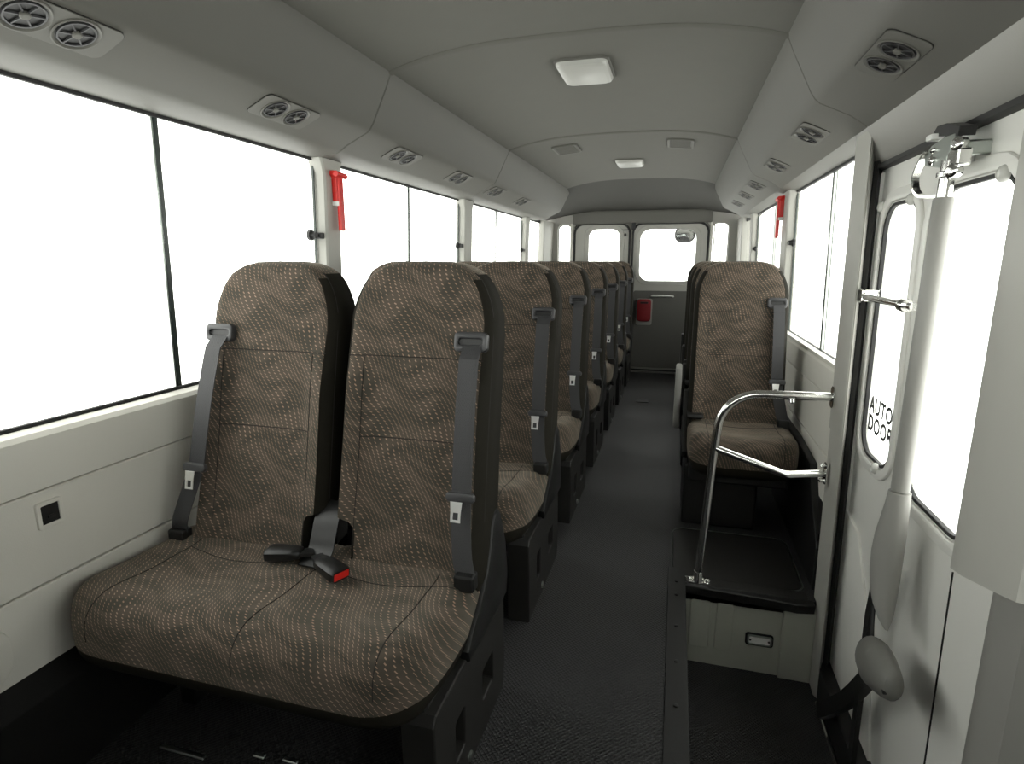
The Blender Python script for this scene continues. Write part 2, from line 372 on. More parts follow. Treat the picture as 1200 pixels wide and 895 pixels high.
# big trim pillar beside the entrance door
def dp_ring(z, grow=0.0):
    t = -(z - 0.78) / 0.72 * 0.012
    return [(0.612 + t, 2.078, z), (0.600 + t, 2.078, z), (0.522 + t - grow, 2.068, z), (0.512 + t - grow, 2.055, z), (0.512 + t - grow, 1.950, z), (0.520 + t, 1.935, z), (0.552 + t, 2.010, z), (0.585 + t, 2.045, z), (0.612 + t, 2.05, z)]
pl = mesh_obj('door_pillar', G().loft([dp_ring(z) for z in (-0.31, 0.40, 0.78, 1.54)]), 'pillar', wr, 30)
mesh_obj('pillar_trim', G().loft([[(p[0] - 0.004, p[1], p[2]) for p in dp_ring(z)[1:6]] for z in (0.615, 0.63, 1.0, 1.54)]), 'pillar', wr, 30)
mesh_obj('door_seal', G().loft([[(0.538 - (z - .78) / .72 * .012, 1.970, z), (0.556 - (z - .78) / .72 * .012, 2.014, z), (0.570 - (z - .78) / .72 * .012, 2.000, z), (0.548 - (z - .78) / .72 * .012, 1.958, z)] for z in (-0.31, 0.78, 1.43)]), 'seal', wr)

# windows ---------------------------------------------------------------
WN = [0]
def window(side, y0, y1, z0, z1, divs, label, latch=None):
    WN[0] += 1
    fx = xl if side < 0 else xr
    O = Vector((fx(z0), 0, z0)); tilt = (fx(z1) - fx(z0)) / (z1 - z0)
    U = Vector((0, 1, 0)) if side < 0 else Vector((0, -1, 0)); V = Vector((tilt, 0, 1)); W = U.cross(V).normalized()
    s = 1 if side < 0 else -1
    a, b = sorted((s * y0, s * y1)); h = z1 - z0
    w = empty('window_%d' % WN[0], O + U * ((a + b) / 2)); tag(w, label, 'window', kind='structure')
    mesh_obj('frame', G().plate(rrect(a - 0.02, -0.012, b + 0.02, h + 0.02, 0.015, 3), [rrect(a - 0.010, 0.006, b + 0.010, h - 0.009, 0.02, 4)], 0.012, 0.002, O - W * 0.012, U, V), 'seal', w)
    cuts = [a - 0.012] + sorted(s * d for d in divs) + [b + 0.012]
    for i in range(len(cuts) - 1):
        mesh_obj('pane', G().plate([(cuts[i], 0.002), (cuts[i + 1], 0.002), (cuts[i + 1], h - 0.002), (cuts[i], h - 0.002)], (), 0.004, 0, O - W * (0.016 + 0.012 * (i % 2)), U, V), 'glass', w)
    for d in divs:
        d = s * d
        sash = mesh_obj('sash', G().plate([(d - 0.008, 0), (d + 0.008, 0), (d + 0.008, h), (d - 0.008, h)], (), 0.016, 0.002, O - W * 0.022, U, V), 'sash', w)
        mesh_obj('sash_rail', G().plate([(d - 0.013 * s, 0), (d - 0.008 * s, 0), (d - 0.008 * s, h), (d - 0.013 * s, h)], (), 0.010, 0.001, O - W * 0.02, U, V), 'aluminium', sash)
    if divs and latch is not None:
        e = s * latch
        mesh_obj('sash_stile', G().plate([(e - 0.003, 0), (e + 0.003, 0), (e + 0.003, h), (e - 0.003, h)], (), 0.008, 0.001, O - W * 0.012, U, V), 'sash', w)
        c = O + U * e + V * (1.244 - z0)
        lt = mesh_obj('latch', G().plate(rrect(-0.014, -0.011, 0.014, 0.011, 0.004, 3), (), 0.03, 0.003, c + W * 0.004, U, V), 'black_plastic', w)
        kc = c - U * (0.045 * s) + W * 0.002
        mesh_obj('latch_arm', G().plate(rrect(-0.022, -0.008, 0.022, 0.008, 0.003, 3), (), 0.014, 0.002, c - U * (0.022 * s), U, V), 'black_plastic', lt)
        mesh_obj('latch_knob', G().lathe([(0.010, -0.012), (0.020, -0.008), (0.020, 0.002), (0.014, 0.008), (0.012, 0.020), (0, 0.022)], kc, W, 12), 'black_plastic', lt, True)
    return w
window(-1, 0.44, 1.98, 0.80, 1.52, [1.293], 'wide sliding side window beside the front double seat', 1.972)
window(-1, 2.09, 3.49, 0.80, 1.52, [2.79], 'sliding side window just past the pillar with the red hammer', 3.482)
window(-1, 3.63, 5.03, 0.80, 1.52, [4.28], 'sliding side window second past the red hammer pillar', 5.022)
window(-1, 5.14, 5.73, 0.80, 1.52, [], 'narrow fixed side window at the rear of the double seat side')
window(1, 2.075, 3.42, 0.78, 1.505, [2.69], 'sliding side window between the door pillar and hammer pillar', 3.412)
window(1, 3.58, 4.96, 0.78, 1.505, [4.15], 'sliding side window behind the hammer on the door side', 4.952)
window(1, 5.08, 5.73, 0.78, 1.505, [], 'narrow fixed side window at the rear of the single seat side')
window(-1, -0.92, 0.30, 0.80, 1.52, [], 'fixed cab side window on the double seat side')
window(1, -0.90, 0.74, 0.78, 1.505, [], 'fixed cab side window ahead of the entrance door')

# ------------------------------------------------------------------ overhead ducts, ceiling
cove_l = [(-0.966, 1.772), (-0.985, 1.728), (-1.040, 1.618), (-1.052, 1.600), (-1.066, 1.588), (-1.150, 1.549), (-1.172, 1.534), (-1.192, 1.524), (-1.30, 1.520), (-1.335, 1.520), (-1.335, 1.98), (-0.966, 1.98)]
cove_r = [(2 * CX - x, z) for x, z in cove_l]
cove_r[8] = (0.570, 1.506); cove_r[9] = (0.600, 1.506); cove_r[7] = (0.492, 1.518); cove_r[10] = (0.600, 1.98)
def cove(side, prof, joints, nm, label):
    t = empty(nm, (prof[4][0], 0, prof[4][1])); tag(t, label, 'trim', kind='structure')
    js = [YF] + joints + [5.42]
    for a, b in zip(js[:-1], js[1:]):
        rings = []
        for y, k in ((a + 0.0012, 0.004), (a + 0.005, 0), (b - 0.005, 0), (b - 0.0012, 0.004)):
            rings.append([(x + side * k if i < 5 else x, y, z + (k if i < 9 else 0)) for i, (x, z) in enumerate(prof)])
        mesh_obj('duct_panel', G().loft(rings), 'cove', t, 25)
    return t
tl = cove(-1, cove_l, [1.94, 3.40], 'trim_1', 'grey overhead air duct above the wide side windows')
tr = cove(1, cove_r, [1.94, 3.40], 'trim_2', 'grey overhead air duct above the entrance door')
# header above the door, below the duct
dh = struct('trim_3', G().prism_y([(0.492, 1.520), (0.500, 1.500), (0.535, 1.432), (0.555, 1.418), (0.598, 1.418), (0.598, 1.53)], 0.86, 2.055), 'grey_plastic', 'sloping header trim over the automatic entrance door', 'trim', 30)
mesh_obj('door_gasket', G().box((0.535, 0.95, 1.408), (0.60, 2.02, 1.420)), 'seal', dh)

def zc(x):
    u = min(1.0, abs(x - CX) / 0.617); return 1.772 + 0.064 * (1 - u ** 3)
ceil = empty('ceiling', (CX, 2.5, 1.84)); tag(ceil, 'arched grey fabric headliner in panels', 'ceiling', kind='structure')
XS = [CX + 0.617 * k / 14 for k in range(-14, 15)]
bnd = [YF, 1.94, 3.40, 5.27]
for a, b in zip(bnd[:-1], bnd[1:]):
    g = G(); bot = [(x, zc(x)) for x in XS]; top = [(x, 1.99) for x in XS[::-1]]
    g.prism_y(bot + top, a + 0.002, b - 0.002)
    mesh_obj('headliner_panel', g, 'headliner', ceil, 30)
for y in (1.94, 3.40):
    bot = [(x, zc(x) - 0.006 * (1 if 0 < i < 28 else 1)) for i, x in enumerate(XS)]; top = [(x, zc(x) + 0.01) for x in XS[::-1]]
    g = G(); n = len(bot)
    rr = []
    for (yy, k) in ((y - 0.016, 0.005), (y - 0.008, 0.0), (y + 0.010, 0.0), (y + 0.012, 0.006)):
        rr.append([(x, yy, z + k) for x, z in bot] + [(x, yy, z) for x, z in top])
    g.loft(rr); mesh_obj('seam_rib', g, 'headliner', ceil, 40)
for x in (XS[0], XS[-1]):                               # dark joint line between duct and headliner
    mesh_obj('joint_bead', G().tube([(x, YF, 1.774), (x, 5.3, 1.774)], 0.0025, 6), 'dark_plastic', ceil)
rf = struct('ceiling_roof_skin', G().box((-1.44, YF - 0.05, 1.985), (0.74, YB + 0.25, 2.03)), 'cove', 'outer roof skin over the headliner', 'roof')

def ceiling_lamp(y0, y1, label):
    x0, x1 = -0.452, -0.270; c = Vector(((x0 + x1) / 2, (y0 + y1) / 2, 1.832))
    t = empty('ceiling_lamp', c); tag(t, label, 'light', 'ceiling lamps')
    mesh_obj('bezel', G().plate(rrect(x0 - 0.006, y0 - 0.006, x1 + 0.006, y1 + 0.006, 0.03), (), 0.012, 0.003, (0, 0, 1.833), (1, 0, 0), (0, 1, 0)), 'cove', t)
    rings = []
    for k, z in ((0.0, 1.829), (0.001, 1.821), (0.006, 1.814), (0.016, 1.810)):
        rings.append([(x, y, z) for x, y in rrect(x0 + k, y0 + k, x1 - k, y1 - k, 0.028 - k * 0.5)])
    mesh_obj('diffuser', G().loft(rings), 'lamp_plastic', t, 30)
ceiling_lamp(2.16, 2.41, 'square white ceiling lamp between the two headliner ribs')
ceiling_lamp(4.25, 4.50, 'square white ceiling lamp nearest the rear doors')
def ceiling_plate(x, y, label):
    c = Vector((x, y, zc(x) - 0.004)); sgn = 1 if x > CX else -1
    t = empty('ceiling_speaker', c); tag(t, label, 'speaker', 'ceiling speakers')
    e = 0.065; sl = (zc(x + e) - zc(x - e)) / (2 * e)
    mesh_obj('bezel', G().plate(rrect(-0.075, -0.12, 0.075, 0.12, 0.02), [rrect(-0.064, -0.109, 0.064, 0.109, 0.014)], 0.014, 0.002, c, Vector((1, 0, sl)), (0, 1, 0)), 'cove', t)
    gr = mesh_obj('grille', G().plate(rrect(-0.066, -0.111, 0.066, 0.111, 0.014), (), 0.006, 0.001, c, Vector((1, 0, sl)), (0, 1, 0)), 'cove', t)
    for k in range(9):
        yy = -0.088 + k * 0.022
        mesh_obj('grille_bar', G().plate(rrect(-0.058, yy - 0.004, 0.058, yy + 0.004, 0.002, 2), (), 0.012, 0.001, c, Vector((1, 0, sl)), (0, 1, 0)), 'cove', gr)
ceiling_plate(-0.690, 3.72, 'flush ceiling speaker plate on the double seat side')
ceiling_plate(-0.020, 3.72, 'flush ceiling speaker plate on the single seat side')

# ------------------------------------------------------------------ rear end
def arch_ring(y, dz, zlow):
    return [(x, y, zc(x) + dz) for x in XS]
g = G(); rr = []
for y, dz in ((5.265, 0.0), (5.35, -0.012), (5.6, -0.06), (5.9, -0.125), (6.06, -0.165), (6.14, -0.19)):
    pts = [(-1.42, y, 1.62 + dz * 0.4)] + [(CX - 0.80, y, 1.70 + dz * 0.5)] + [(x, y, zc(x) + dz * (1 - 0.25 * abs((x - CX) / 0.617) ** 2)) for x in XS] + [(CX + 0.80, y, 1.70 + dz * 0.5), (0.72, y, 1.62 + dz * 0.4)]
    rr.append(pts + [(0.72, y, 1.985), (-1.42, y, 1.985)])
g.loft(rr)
struct('trim_4', g, 'headliner_shaded', 'sloping headliner panel above the rear doors, shade put into its colour', 'trim', 30)
zr_holes = [rrect(-1.045, 0.02, 0.285, 1.535, [0.01, 0.01, 0.06, 0.06]), rrect(-1.225, 0.80, -1.078, 1.525, [0.02, 0.02, 0.01, 0.06]), rrect(0.312, 0.80, 0.468, 1.515, [0.02, 0.02, 0.06, 0.01])]
wre = struct('wall_rear', G().plate([(-1.42, 0), (0.72, 0), (0.72, 1.99), (-1.42, 1.99)], zr_holes, 0.06, 0.004, (0, YB, 0)), 'pillar', 'pale grey rear wall around the back doors', 'wall')
mesh_obj('header_panel', G().plate(rrect(-1.062, 1.522, 0.305, 1.648, [0.006, 0.006, 0.035, 0.035]), (), 0.05, 0.008, (0, YB - 0.05, 0)), 'cove', wre, 30)
for x, x2 in ((-1.085, -1.060), (0.297, 0.312)):
    mesh_obj('door_post', G().box((x - 0.004, YB - 0.055, 0.0), (x2, YB - 0.02, 1.53), 0.004), 'trim', wre)
mesh_obj('outer_skin', G().plate([(-1.10, 0.0), (0.34, 0.0), (0.34, 1.60), (-1.10, 1.60)], [rrect(-0.918, 0.935, -0.557, 1.491, 0.08), rrect(-0.395, 0.93, 0.190, 1.485, 0.09), [(0.306, 0.79), (0.33, 0.79), (0.33, 1.52), (0.306, 1.52)], [(-1.095, 0.79), (-1.07, 0.79), (-1.07, 1.53), (-1.095, 1.53)]], 0.02, 0, (0, YB + 0.035, 0)), 'pillar', wre)
for x0, x1, rr_, lab in ((-1.225, -1.078, [0.02, 0.02, 0.01, 0.06], 'slim corner window beside the narrow rear door'), (0.312, 0.468, [0.02, 0.02, 0.06, 0.01], 'slim corner window beside the wide rear door')):
    WN[0] += 1; w = empty('window_%d' % WN[0], ((x0 + x1) / 2, YB, 0.8)); tag(w, lab, 'window', kind='structure')
    mesh_obj('frame', G().plate(rrect(x0 - 0.01, 0.79, x1 + 0.01, 1.53, 0.05), [rrect(x0 + 0.008, 0.808, x1 - 0.008, 1.512, 0.045)], 0.02, 0.003, (0, YB + 0.01, 0)), 'grey_plastic', w)
    mesh_obj('pane', G().plate(rrect(x0, 0.80, x1, 1.52, 0.03), (), 0.004, 0, (0, YB + 0.02, 0)), 'glass', w)

def rear_door(num, x0, x1, wx0, wx1, wz0, wz1, r, label):
    d = empty('door_%d' % num, ((x0 + x1) / 2, YB, 0.03)); tag(d, label, 'door', kind='structure')
    y = YB - 0.02
    mesh_obj('skin', G().plate(rrect(x0, 0.03, x1, 1.52, [0.01, 0.01, 0.09, 0.09]), [rrect(wx0, wz0, wx1, wz1, r)], 0.03, 0.004, (0, y, 0)), 'pillar', d)
    mesh_obj('door_seal', G().plate(rrect(x0 - 0.012, 0.022, x1 + 0.012, 1.532, [0.01, 0.01, 0.10, 0.10]), [rrect(x0 + 0.006, 0.04, x1 - 0.006, 1.512, [0.01, 0.01, 0.085, 0.085])], 0.04, 0.003, (0, y - 0.004, 0)), 'seal', d)
    mesh_obj('window_trim', G().plate(rrect(wx0 - 0.035, wz0 - 0.035, wx1 + 0.035, wz1 + 0.035, r + 0.03), [rrect(wx0 + 0.004, wz0 + 0.004, wx1 - 0.004, wz1 - 0.004, r)], 0.012, 0.005, (0, y - 0.017, 0)), 'pillar', d)
    mesh_obj('window_gasket', G().plate(rrect(wx0 - 0.012, wz0 - 0.012, wx1 + 0.012, wz1 + 0.012, r + 0.01), [rrect(wx0 + 0.010, wz0 + 0.010, wx1 - 0.010, wz1 - 0.010, r - 0.006)], 0.016, 0.003, (0, y - 0.012, 0)), 'grey_plastic', d)
    mesh_obj('pane', G().plate(rrect(wx0, wz0, wx1, wz1, r), (), 0.004, 0, (0, y, 0)), 'glass', d)
    return d, y
d1, yy = rear_door(1, -1.040, -0.485, -0.905, -0.570, 0.95, 1.478, 0.085, 'narrow rear door with a rounded window')
d2, yy = rear_door(2, -0.445, 0.275, -0.382, 0.177, 0.945, 1.472, 0.10, 'wide rear door with a rounded window and red pocket')
mesh_obj('lower_panel', G().plate(rrect(-0.42, 0.06, 0.25, 0.855, 0.02), (), 0.014, 0.004, (0, yy - 0.02, 0)), 'rear_panel', d2)
hd = mesh_obj('pull_handle', G().tube([(-0.235, yy - 0.03, 0.800), (-0.232, yy - 0.055, 0.806), (-0.130, yy - 0.06, 0.808), (-0.028, yy - 0.055, 0.806), (-0.025, yy - 0.03, 0.800)], 0.010, 8), 'white', d2, True)
mesh_obj('latch_block', G().box((-0.463, yy - 0.06, 1.46), (-0.425, yy - 0.02, 1.53), 0.006), 'black_plastic', d2)
mesh_obj('latch_block', G().box((-0.535, yy - 0.04, 1.395), (-0.515, yy - 0.015, 1.425), 0.004), 'black_plastic', d1)
mesh_obj('striker_bar', G().box((-0.56, yy - 0.035, 1.456), (-0.485, yy - 0.015, 1.464), 0.002), 'dark_plastic', d1)
rp = empty('red_tool_case', (-0.305, yy - 0.03, 0.53)); tag(rp, 'dark red emergency case on the rear door below the handle', 'case')
mesh_obj('tray', G().plate(rrect(-0.385, 0.505, -0.225, 0.775, 0.02), (), 0.012, 0.002, (0, yy - 0.03, 0)), 'grey_plastic', rp)
mesh_obj('body', G().plate(rrect(-0.375, 0.545, -0.235, 0.770, 0.03), (), 0.05, 0.01, (0, yy - 0.045, 0)), 'red_dark', rp, 40)
mesh_obj('grip_slot', G().plate(rrect(-0.345, 0.725, -0.265, 0.745, 0.008), (), 0.05, 0.002, (0, yy - 0.050, 0)), 'black_plastic', rp)
mr = empty('rear_mirror', (0.06, 6.55, 1.42)); tag(mr, 'round convex mirror hanging outside the wide rear window', 'mirror')
mesh_obj('shell', G().plate(rrect(-0.045, 1.345, 0.165, 1.505, 0.065), (), 0.05, 0.015, (0, 6.56, 0)), 'black_plastic', mr, True)
mesh_obj('mirror_face', G().plate(rrect(-0.028, 1.362, 0.148, 1.488, 0.054), (), 0.012, 0.004, (0, 6.53, 0)), 'mirror_face', mr, True)
mesh_obj('bracket', G().tube([(0.06, 6.57, 1.49), (0.08, 6.6, 1.56), (0.08, 6.45, 1.66), (0.08, 6.24, 1.70)], 0.012, 8), 'black_plastic', mr, True)

# front end of the cabin, behind the viewpoint, and two added light blockers
wf = struct('wall_front', G().box((-1.42, YF - 0.06, -0.36), (0.70, YF, 1.00)).box((-1.42, YF - 0.06, 1.86), (0.70, YF, 1.99)).box((-1.42, YF - 0.06, 1.00), (-1.30, YF, 1.86)).box((0.58, YF - 0.06, 1.00), (0.70, YF, 1.86)), 'dark_plastic', 'dark dashboard wall around the windscreen at the front of the cabin', 'wall')
WN[0] += 1; ws = empty('window_%d' % WN[0], (CX, YF, 1.00)); tag(ws, 'wide windscreen at the front of the cabin', 'window', kind='structure')
mesh_obj('pane', G().box((-1.30, YF - 0.035, 1.00), (0.58, YF - 0.03, 1.86)), 'glass', ws)
pt = struct('light_blocker_left', G().box((-1.288, 0.03, 0.0), (-0.16, 0.06, 1.04), 0.008), 'dark_plastic', 'unseen low dark panel added to shade the first double seat', 'wall')  # added out of view to keep windscreen light off the lower front seat
mesh_obj('blocker_rim', G().tube([(-1.28, 0.045, 1.05), (-0.17, 0.045, 1.05)], 0.015, 10), 'dark_plastic', pt, True)
cw = struct('light_blocker_right', G().box((0.095, 0.03, -0.30), (0.60, 0.06, 1.00), 0.008), 'dark_plastic', 'unseen low dark panel added to shade the entrance step', 'wall')  # added out of view to darken the stair well and lower door
mesh_obj('blocker_rim', G().tube([(0.10, 0.045, 1.01), (0.59, 0.045, 1.01)], 0.015, 10), 'dark_plastic', cw, True)

# ------------------------------------------------------------------ entrance door side
dr = empty('door_3', (0.58, 1.5, -0.28)); tag(dr, 'pale painted automatic entrance door with two tall rounded windows', 'door', kind='structure')
DO = Vector((0.585, 0, 0)); DU = Vector((0, -1, 0)); DV = Vector((-0.016, 0, 1)); DW = DU.cross(DV).normalized()   # DW points into the bus
def dpt(y, z, w=0.0): return DO + DU * (-y) + DV * z + DW * w
W1 = (-1.940, 0.588, -1.690, 1.304, 0.075); W2 = (-1.604, 0.592, -1.225, 1.308, 0.10)
w1 = rrect(*W1)
w2 = rrect(*W2)
mesh_obj('skin', G().plate(rrect(-2.03, -0.28, -0.98, 1.415, 0.015), [w1, w2], 0.03, 0.003, DO - DW * 0.015, DU, DV), 'door_paint', dr)
for i, (a, b, c, d, r) in enumerate((W1, W2)):
    hole = w1 if i == 0 else w2
    k = 0.038
    mesh_obj('pressed_border', G().plate(rrect(a - k, b - k, c + k, d + k, r + 0.04), [rrect(a - 0.006, b - 0.006, c + 0.006, d + 0.006, r)], 0.012, 0.0055, DO + DW * 0.004, DU, DV), 'door_paint', dr, 40)
    mesh_obj('window_gasket', G().plate(rrect(a - 0.003, b - 0.003, c + 0.003, d + 0.003, r + 0.003), [rrect(a + 0.006, b + 0.006, c - 0.006, d - 0.006, r - 0.006)], 0.012, 0.002, DO - DW * 0.003, DU, DV), 'seal', dr)
    mesh_obj('pane', G().plate(rrect(a, b, c, d, r), (), 0.004, 0, DO - DW * 0.012, DU, DV), 'glass', dr)
mesh_obj('lower_pressing', G().plate([(-1.99, -0.26), (-1.55, -0.26), (-1.66, 0.10), (-1.86, 0.34), (-1.99, 0.36)], (), 0.010, 0.004, DO + DW * 0.003, DU, DV), 'door_paint', dr, 40)
mesh_obj('seam', G().plate([(-1.2815, -0.28), (-1.2797, -0.28), (-1.2797, 0.53), (-1.2815, 0.53)], (), 0.004, 0, DO + DW * 0.001, DU, DV), 'seal', dr)
mesh_obj('edge_pressing', G().plate([(-2.025, -0.25), (-1.985, -0.25), (-1.985, 1.40), (-2.025, 1.40)], (), 0.014, 0.005, DO + DW * 0.003, DU, DV), 'door_paint', dr, 40)
for y, z in ((1.952, 1.302), (1.728, 1.302), (1.535, 1.304), (1.292, 1.304), (1.765, 0.580)):
    mesh_obj('rubber_stop', G().lathe([(0.015, 0.004), (0.016, 0.010), (0.013, 0.016), (0.008, 0.019), (0.007, 0.017), (0, 0.017)], dpt(y, z), DW, 16), 'stopper', dr, True)
# lettering on the glass
def lettering(name, s, size, origin, U, V, parent, m, lift=0.0):
    cu = bpy.data.curves.new('t', 'FONT'); cu.body = s; cu.size = size; cu.extrude = 0.0004; cu.space_character = 1.12; cu.offset = 0.0018
    ob = bpy.data.objects.new('t', cu); me = bpy.data.meshes.new_from_object(ob)
    U, V = Vector(U), Vector(V); W = U.cross(V).normalized(); O = Vector(origin) + W * lift
    g = G().add([O + U * v.co.x + V * v.co.y + W * v.co.z for v in me.vertices], [tuple(p.vertices) for p in me.polygons])
    bpy.data.objects.remove(ob); bpy.data.curves.remove(cu); bpy.data.meshes.remove(me)
    return mesh_obj(name, g, m, parent)
lettering('lettering', 'AUTO', 0.064, dpt(1.926, 0.712, -0.009), DU, DV, dr, 'ink')
lettering('lettering', 'DOOR', 0.064, dpt(1.926, 0.656, -0.009), DU, DV, dr, 'ink')
# chrome grab bar
gb = mesh_obj('grab_bar', G().tube([dpt(1.935, 1.052, 0.030), dpt(1.88, 1.050, 0.045), dpt(1.48, 1.052, 0.06)], 0.009, 10), 'chrome', dr, True)
mesh_obj('bar_end', G().lathe([(0.014, -0.012), (0.016, 0.0), (0.016, 0.02), (0.012, 0.03)], dpt(1.535, 1.051, 0.058), (0, 1, 0), 12), 'chrome', gb, True)
mesh_obj('bar_end', G().box(dpt(1.955, 1.036, 0.045), dpt(1.925, 1.068, 0.0), 0.004), 'chrome', gb)
# warning sticker
sk = empty('warning_sticker', dpt(1.50, 1.34, 0.003)); tag(sk, 'small white printed warning sticker above the door window', 'sticker')
mesh_obj('paper', G().plate(rrect(-1.545, 1.332, -1.435, 1.392, 0.004, 2), (), 0.001, 0, DO + DW * 0.0012, DU, DV), 'white', sk)
import random
random.seed(4)
for k in range(6):
    z = 1.383 - k * 0.0085; a = -1.512
    g = G()
    while a < -1.450:
        b = a + random.uniform(0.006, 0.014); g.plate([(a, z - 0.002), (b, z - 0.002), (b, z + 0.002), (a, z + 0.002)], (), 0.0004, 0, DO + DW * 0.0022, DU, DV); a = b + 0.0025
    mesh_obj('print_line', g, 'ink', sk)
for c in ((-1.528, 1.372), (-1.530, 1.350)):
    mesh_obj('pictogram', G().plate([(c[0] - 0.007, c[1] - 0.008), (c[0] + 0.004, c[1] - 0.004), (c[0] + 0.007, c[1] + 0.009), (c[0] - 0.001, c[1] + 0.002)], (), 0.0004, 0, DO + DW * 0.0022, DU, DV), 'ink', sk)

# door drive shaft with bracket
SX, SY = 0.505, 1.402
sh = empty('door_shaft', (SX, SY, -0.1)); tag(sh, 'grey covered vertical drive shaft with chrome hinge in front of the door', 'door shaft')
def oval(z, a, b, cx=SX, cy=SY, n=20): return [(cx + a * math.cos(2 * math.pi * k / n), cy + b * math.sin(2 * math.pi * k / n), z) for k in range(n)]
tp = lambda z: (z - 0.7) * 0.004
mesh_obj('upper_cover', G().loft([oval(z, r, r * 1.05, SX + tp(z)) for z, r in ((0.650, 0.0165), (0.655, 0.0185), (1.270, 0.0185), (1.275, 0.0165))]), 'shaft_grey', sh, True)
lo = [(0.330, 0.004, 0.008, -0.036), (0.345, 0.014, 0.018, -0.020), (0.37, 0.022, 0.028, -0.004), (0.40, 0.027, 0.036, 0.008), (0.44, 0.030, 0.040, 0.016), (0.49, 0.031, 0.040, 0.019), (0.535, 0.030, 0.036, 0.016), (0.575, 0.027, 0.030, 0.009), (0.615, 0.024, 0.025, 0.003), (0.648, 0.022, 0.0225, 0)]
mesh_obj('lower_cover', G().loft([oval(z - 0.0, a, b, SX + tp(z), SY + o) for z, a, b, o in lo]), 'shaft_grey', sh, True)
mesh_obj('rod', G().tube([(SX + tp(1.2), SY, 1.20), (SX + tp(1.34), SY, 1.345)], 0.0135, 14), 'chrome', sh, True)
mesh_obj('collar', G().lathe([(0.015, 0), (0.019, 0.002), (0.019, 0.010), (0.015, 0.013)], (SX + tp(1.3), SY, 1.312), (0, 0, 1), 16), 'chrome', sh, True)
# bracket plate seen face-on, bent chrome arm
bx = 0.506
br = mesh_obj('bracket', G().plate([(-1.512, 1.352), (-1.490, 1.346), (-1.402, 1.330), (-1.400, 1.352), (-1.375, 1.378), (-1.380, 1.392), (-1.430, 1.394), (-1.490, 1.388), (-1.520, 1.372)], (), 0.008, 0.002, (bx, 0, 0), (0, -1, 0), (0, 0, 1)), 'aluminium', sh)
for y, z, r in ((1.470, 1.376, 0.007), (1.472, 1.356, 0.011)):
    mesh_obj('bolt', G().lathe([(r, 0), (r, 0.004), (r * 0.7, 0.007), (r * 0.55, 0.007), (r * 0.5, 0.004), (0, 0.004)], (bx - 0.003, y, z), (-1, 0, 0), 12), 'chrome', br, True)
mesh_obj('bent_arm', G().strip(smooth_path([(bx - 0.003, 1.505, 1.378), (bx - 0.004, 1.530, 1.364), (bx - 0.006, 1.548, 1.338), (bx - 0.005, 1.542, 1.308), (bx - 0.001, 1.520, 1.291), (bx + 0.008, 1.485, 1.285)], 5), 0.014, 0.006, (1, 0, 0)), 'chrome', sh, 30)
mesh_obj('clevis', G().box((bx - 0.004, 1.355, 1.330), (bx + 0.022, 1.402, 1.362), 0.004), 'chrome', sh)
for y, z in ((1.374, 1.322), (1.366, 1.370)):
    mesh_obj('pivot', G().lathe([(0.010, -0.012), (0.013, -0.008), (0.013, 0.008), (0.010, 0.011), (0.006, 0.012), (0.005, 0.017), (0, 0.017)], (bx + 0.002, y, z), (-0.8, -0.5, 0), 14), 'chrome', sh, True)
mesh_obj('mount_block', G().box((bx + 0.010, 1.372, 1.350), (0.570, 1.388, 1.378), 0.004), 'aluminium', sh)
mesh_obj('stop_pad', G().box((bx - 0.016, 1.462, 1.396), (bx + 0.010, 1.492, 1.408), 0.003), 'white', sh)
mesh_obj('stop_plate', G().plate([(-1.500, 1.408), (-1.370, 1.385), (-1.365, 1.402), (-1.430, 1.420), (-1.475, 1.424)], (), 0.03, 0.001, (bx + 0.012, 0, 0), (0, -1, 0), (0, 0, 1)), 'black_plastic', sh)
# lower arms
arm = sh
mesh_obj('drop_link', G().strip([(0.520, 1.500, 0.42), (0.528, 1.545, 0.25), (0.530, 1.540, -0.06), (0.530, 1.53, -0.26)], 0.030, 0.012, (0, 1, 0)), 'black_plastic', arm)
mesh_obj('cable', G().tube(smooth_path([(0.500, 1.440, 0.37), (0.494, 1.425, 0.32), (0.488, 1.385, 0.255)], 5), 0.005, 8), 'black_plastic', arm, True)
mesh_obj('swing_arm', G().strip(smooth_path([(0.500, 1.40, 0.19), (0.518, 1.498, 0.085), (0.522, 1.60, -0.04), (0.520, 1.72, -0.17), (0.515, 1.80, -0.25)], 5), 0.046, 0.020, (0, 0.6, 1)), 'black_plastic', arm)
tear = []
for t, r in ((0.0, 0.004), (0.04, 0.021), (0.12, 0.036), (0.25, 0.049), (0.42, 0.055), (0.60, 0.050), (0.78, 0.042), (0.92, 0.033), (0.98, 0.024), (1.0, 0.012)):
    c = Vector((0.487, 1.425, 0.235)).lerp(Vector((0.474, 1.205, 0.295)), t); d = (Vector((0.474, 1.205, 0.295)) - Vector((0.487, 1.425, 0.235))).normalized()
    e1 = Vector((1, 0, 0)); e2 = d.cross(e1).normalized()
    tear.append([c + e1 * (math.cos(2 * math.pi * k / 20) * r * 0.7) + e2 * (math.sin(2 * math.pi * k / 20) * r) for k in range(20)])
tc_ = mesh_obj('teardrop_cover', G().loft(tear), 'arm_grey', arm, True)
mesh_obj('cap', G().lathe([(0.014, 0), (0.014, 0.006), (0.010, 0.008), (0, 0.007)], (0.462, 1.305, 0.300), (-0.75, -0.2, 0.6), 14), 'arm_grey', tc_, True)
mesh_obj('slot', G().box((0.455, 1.205, 0.276), (0.480, 1.235, 0.284), 0.003), 'black_plastic', tc_)

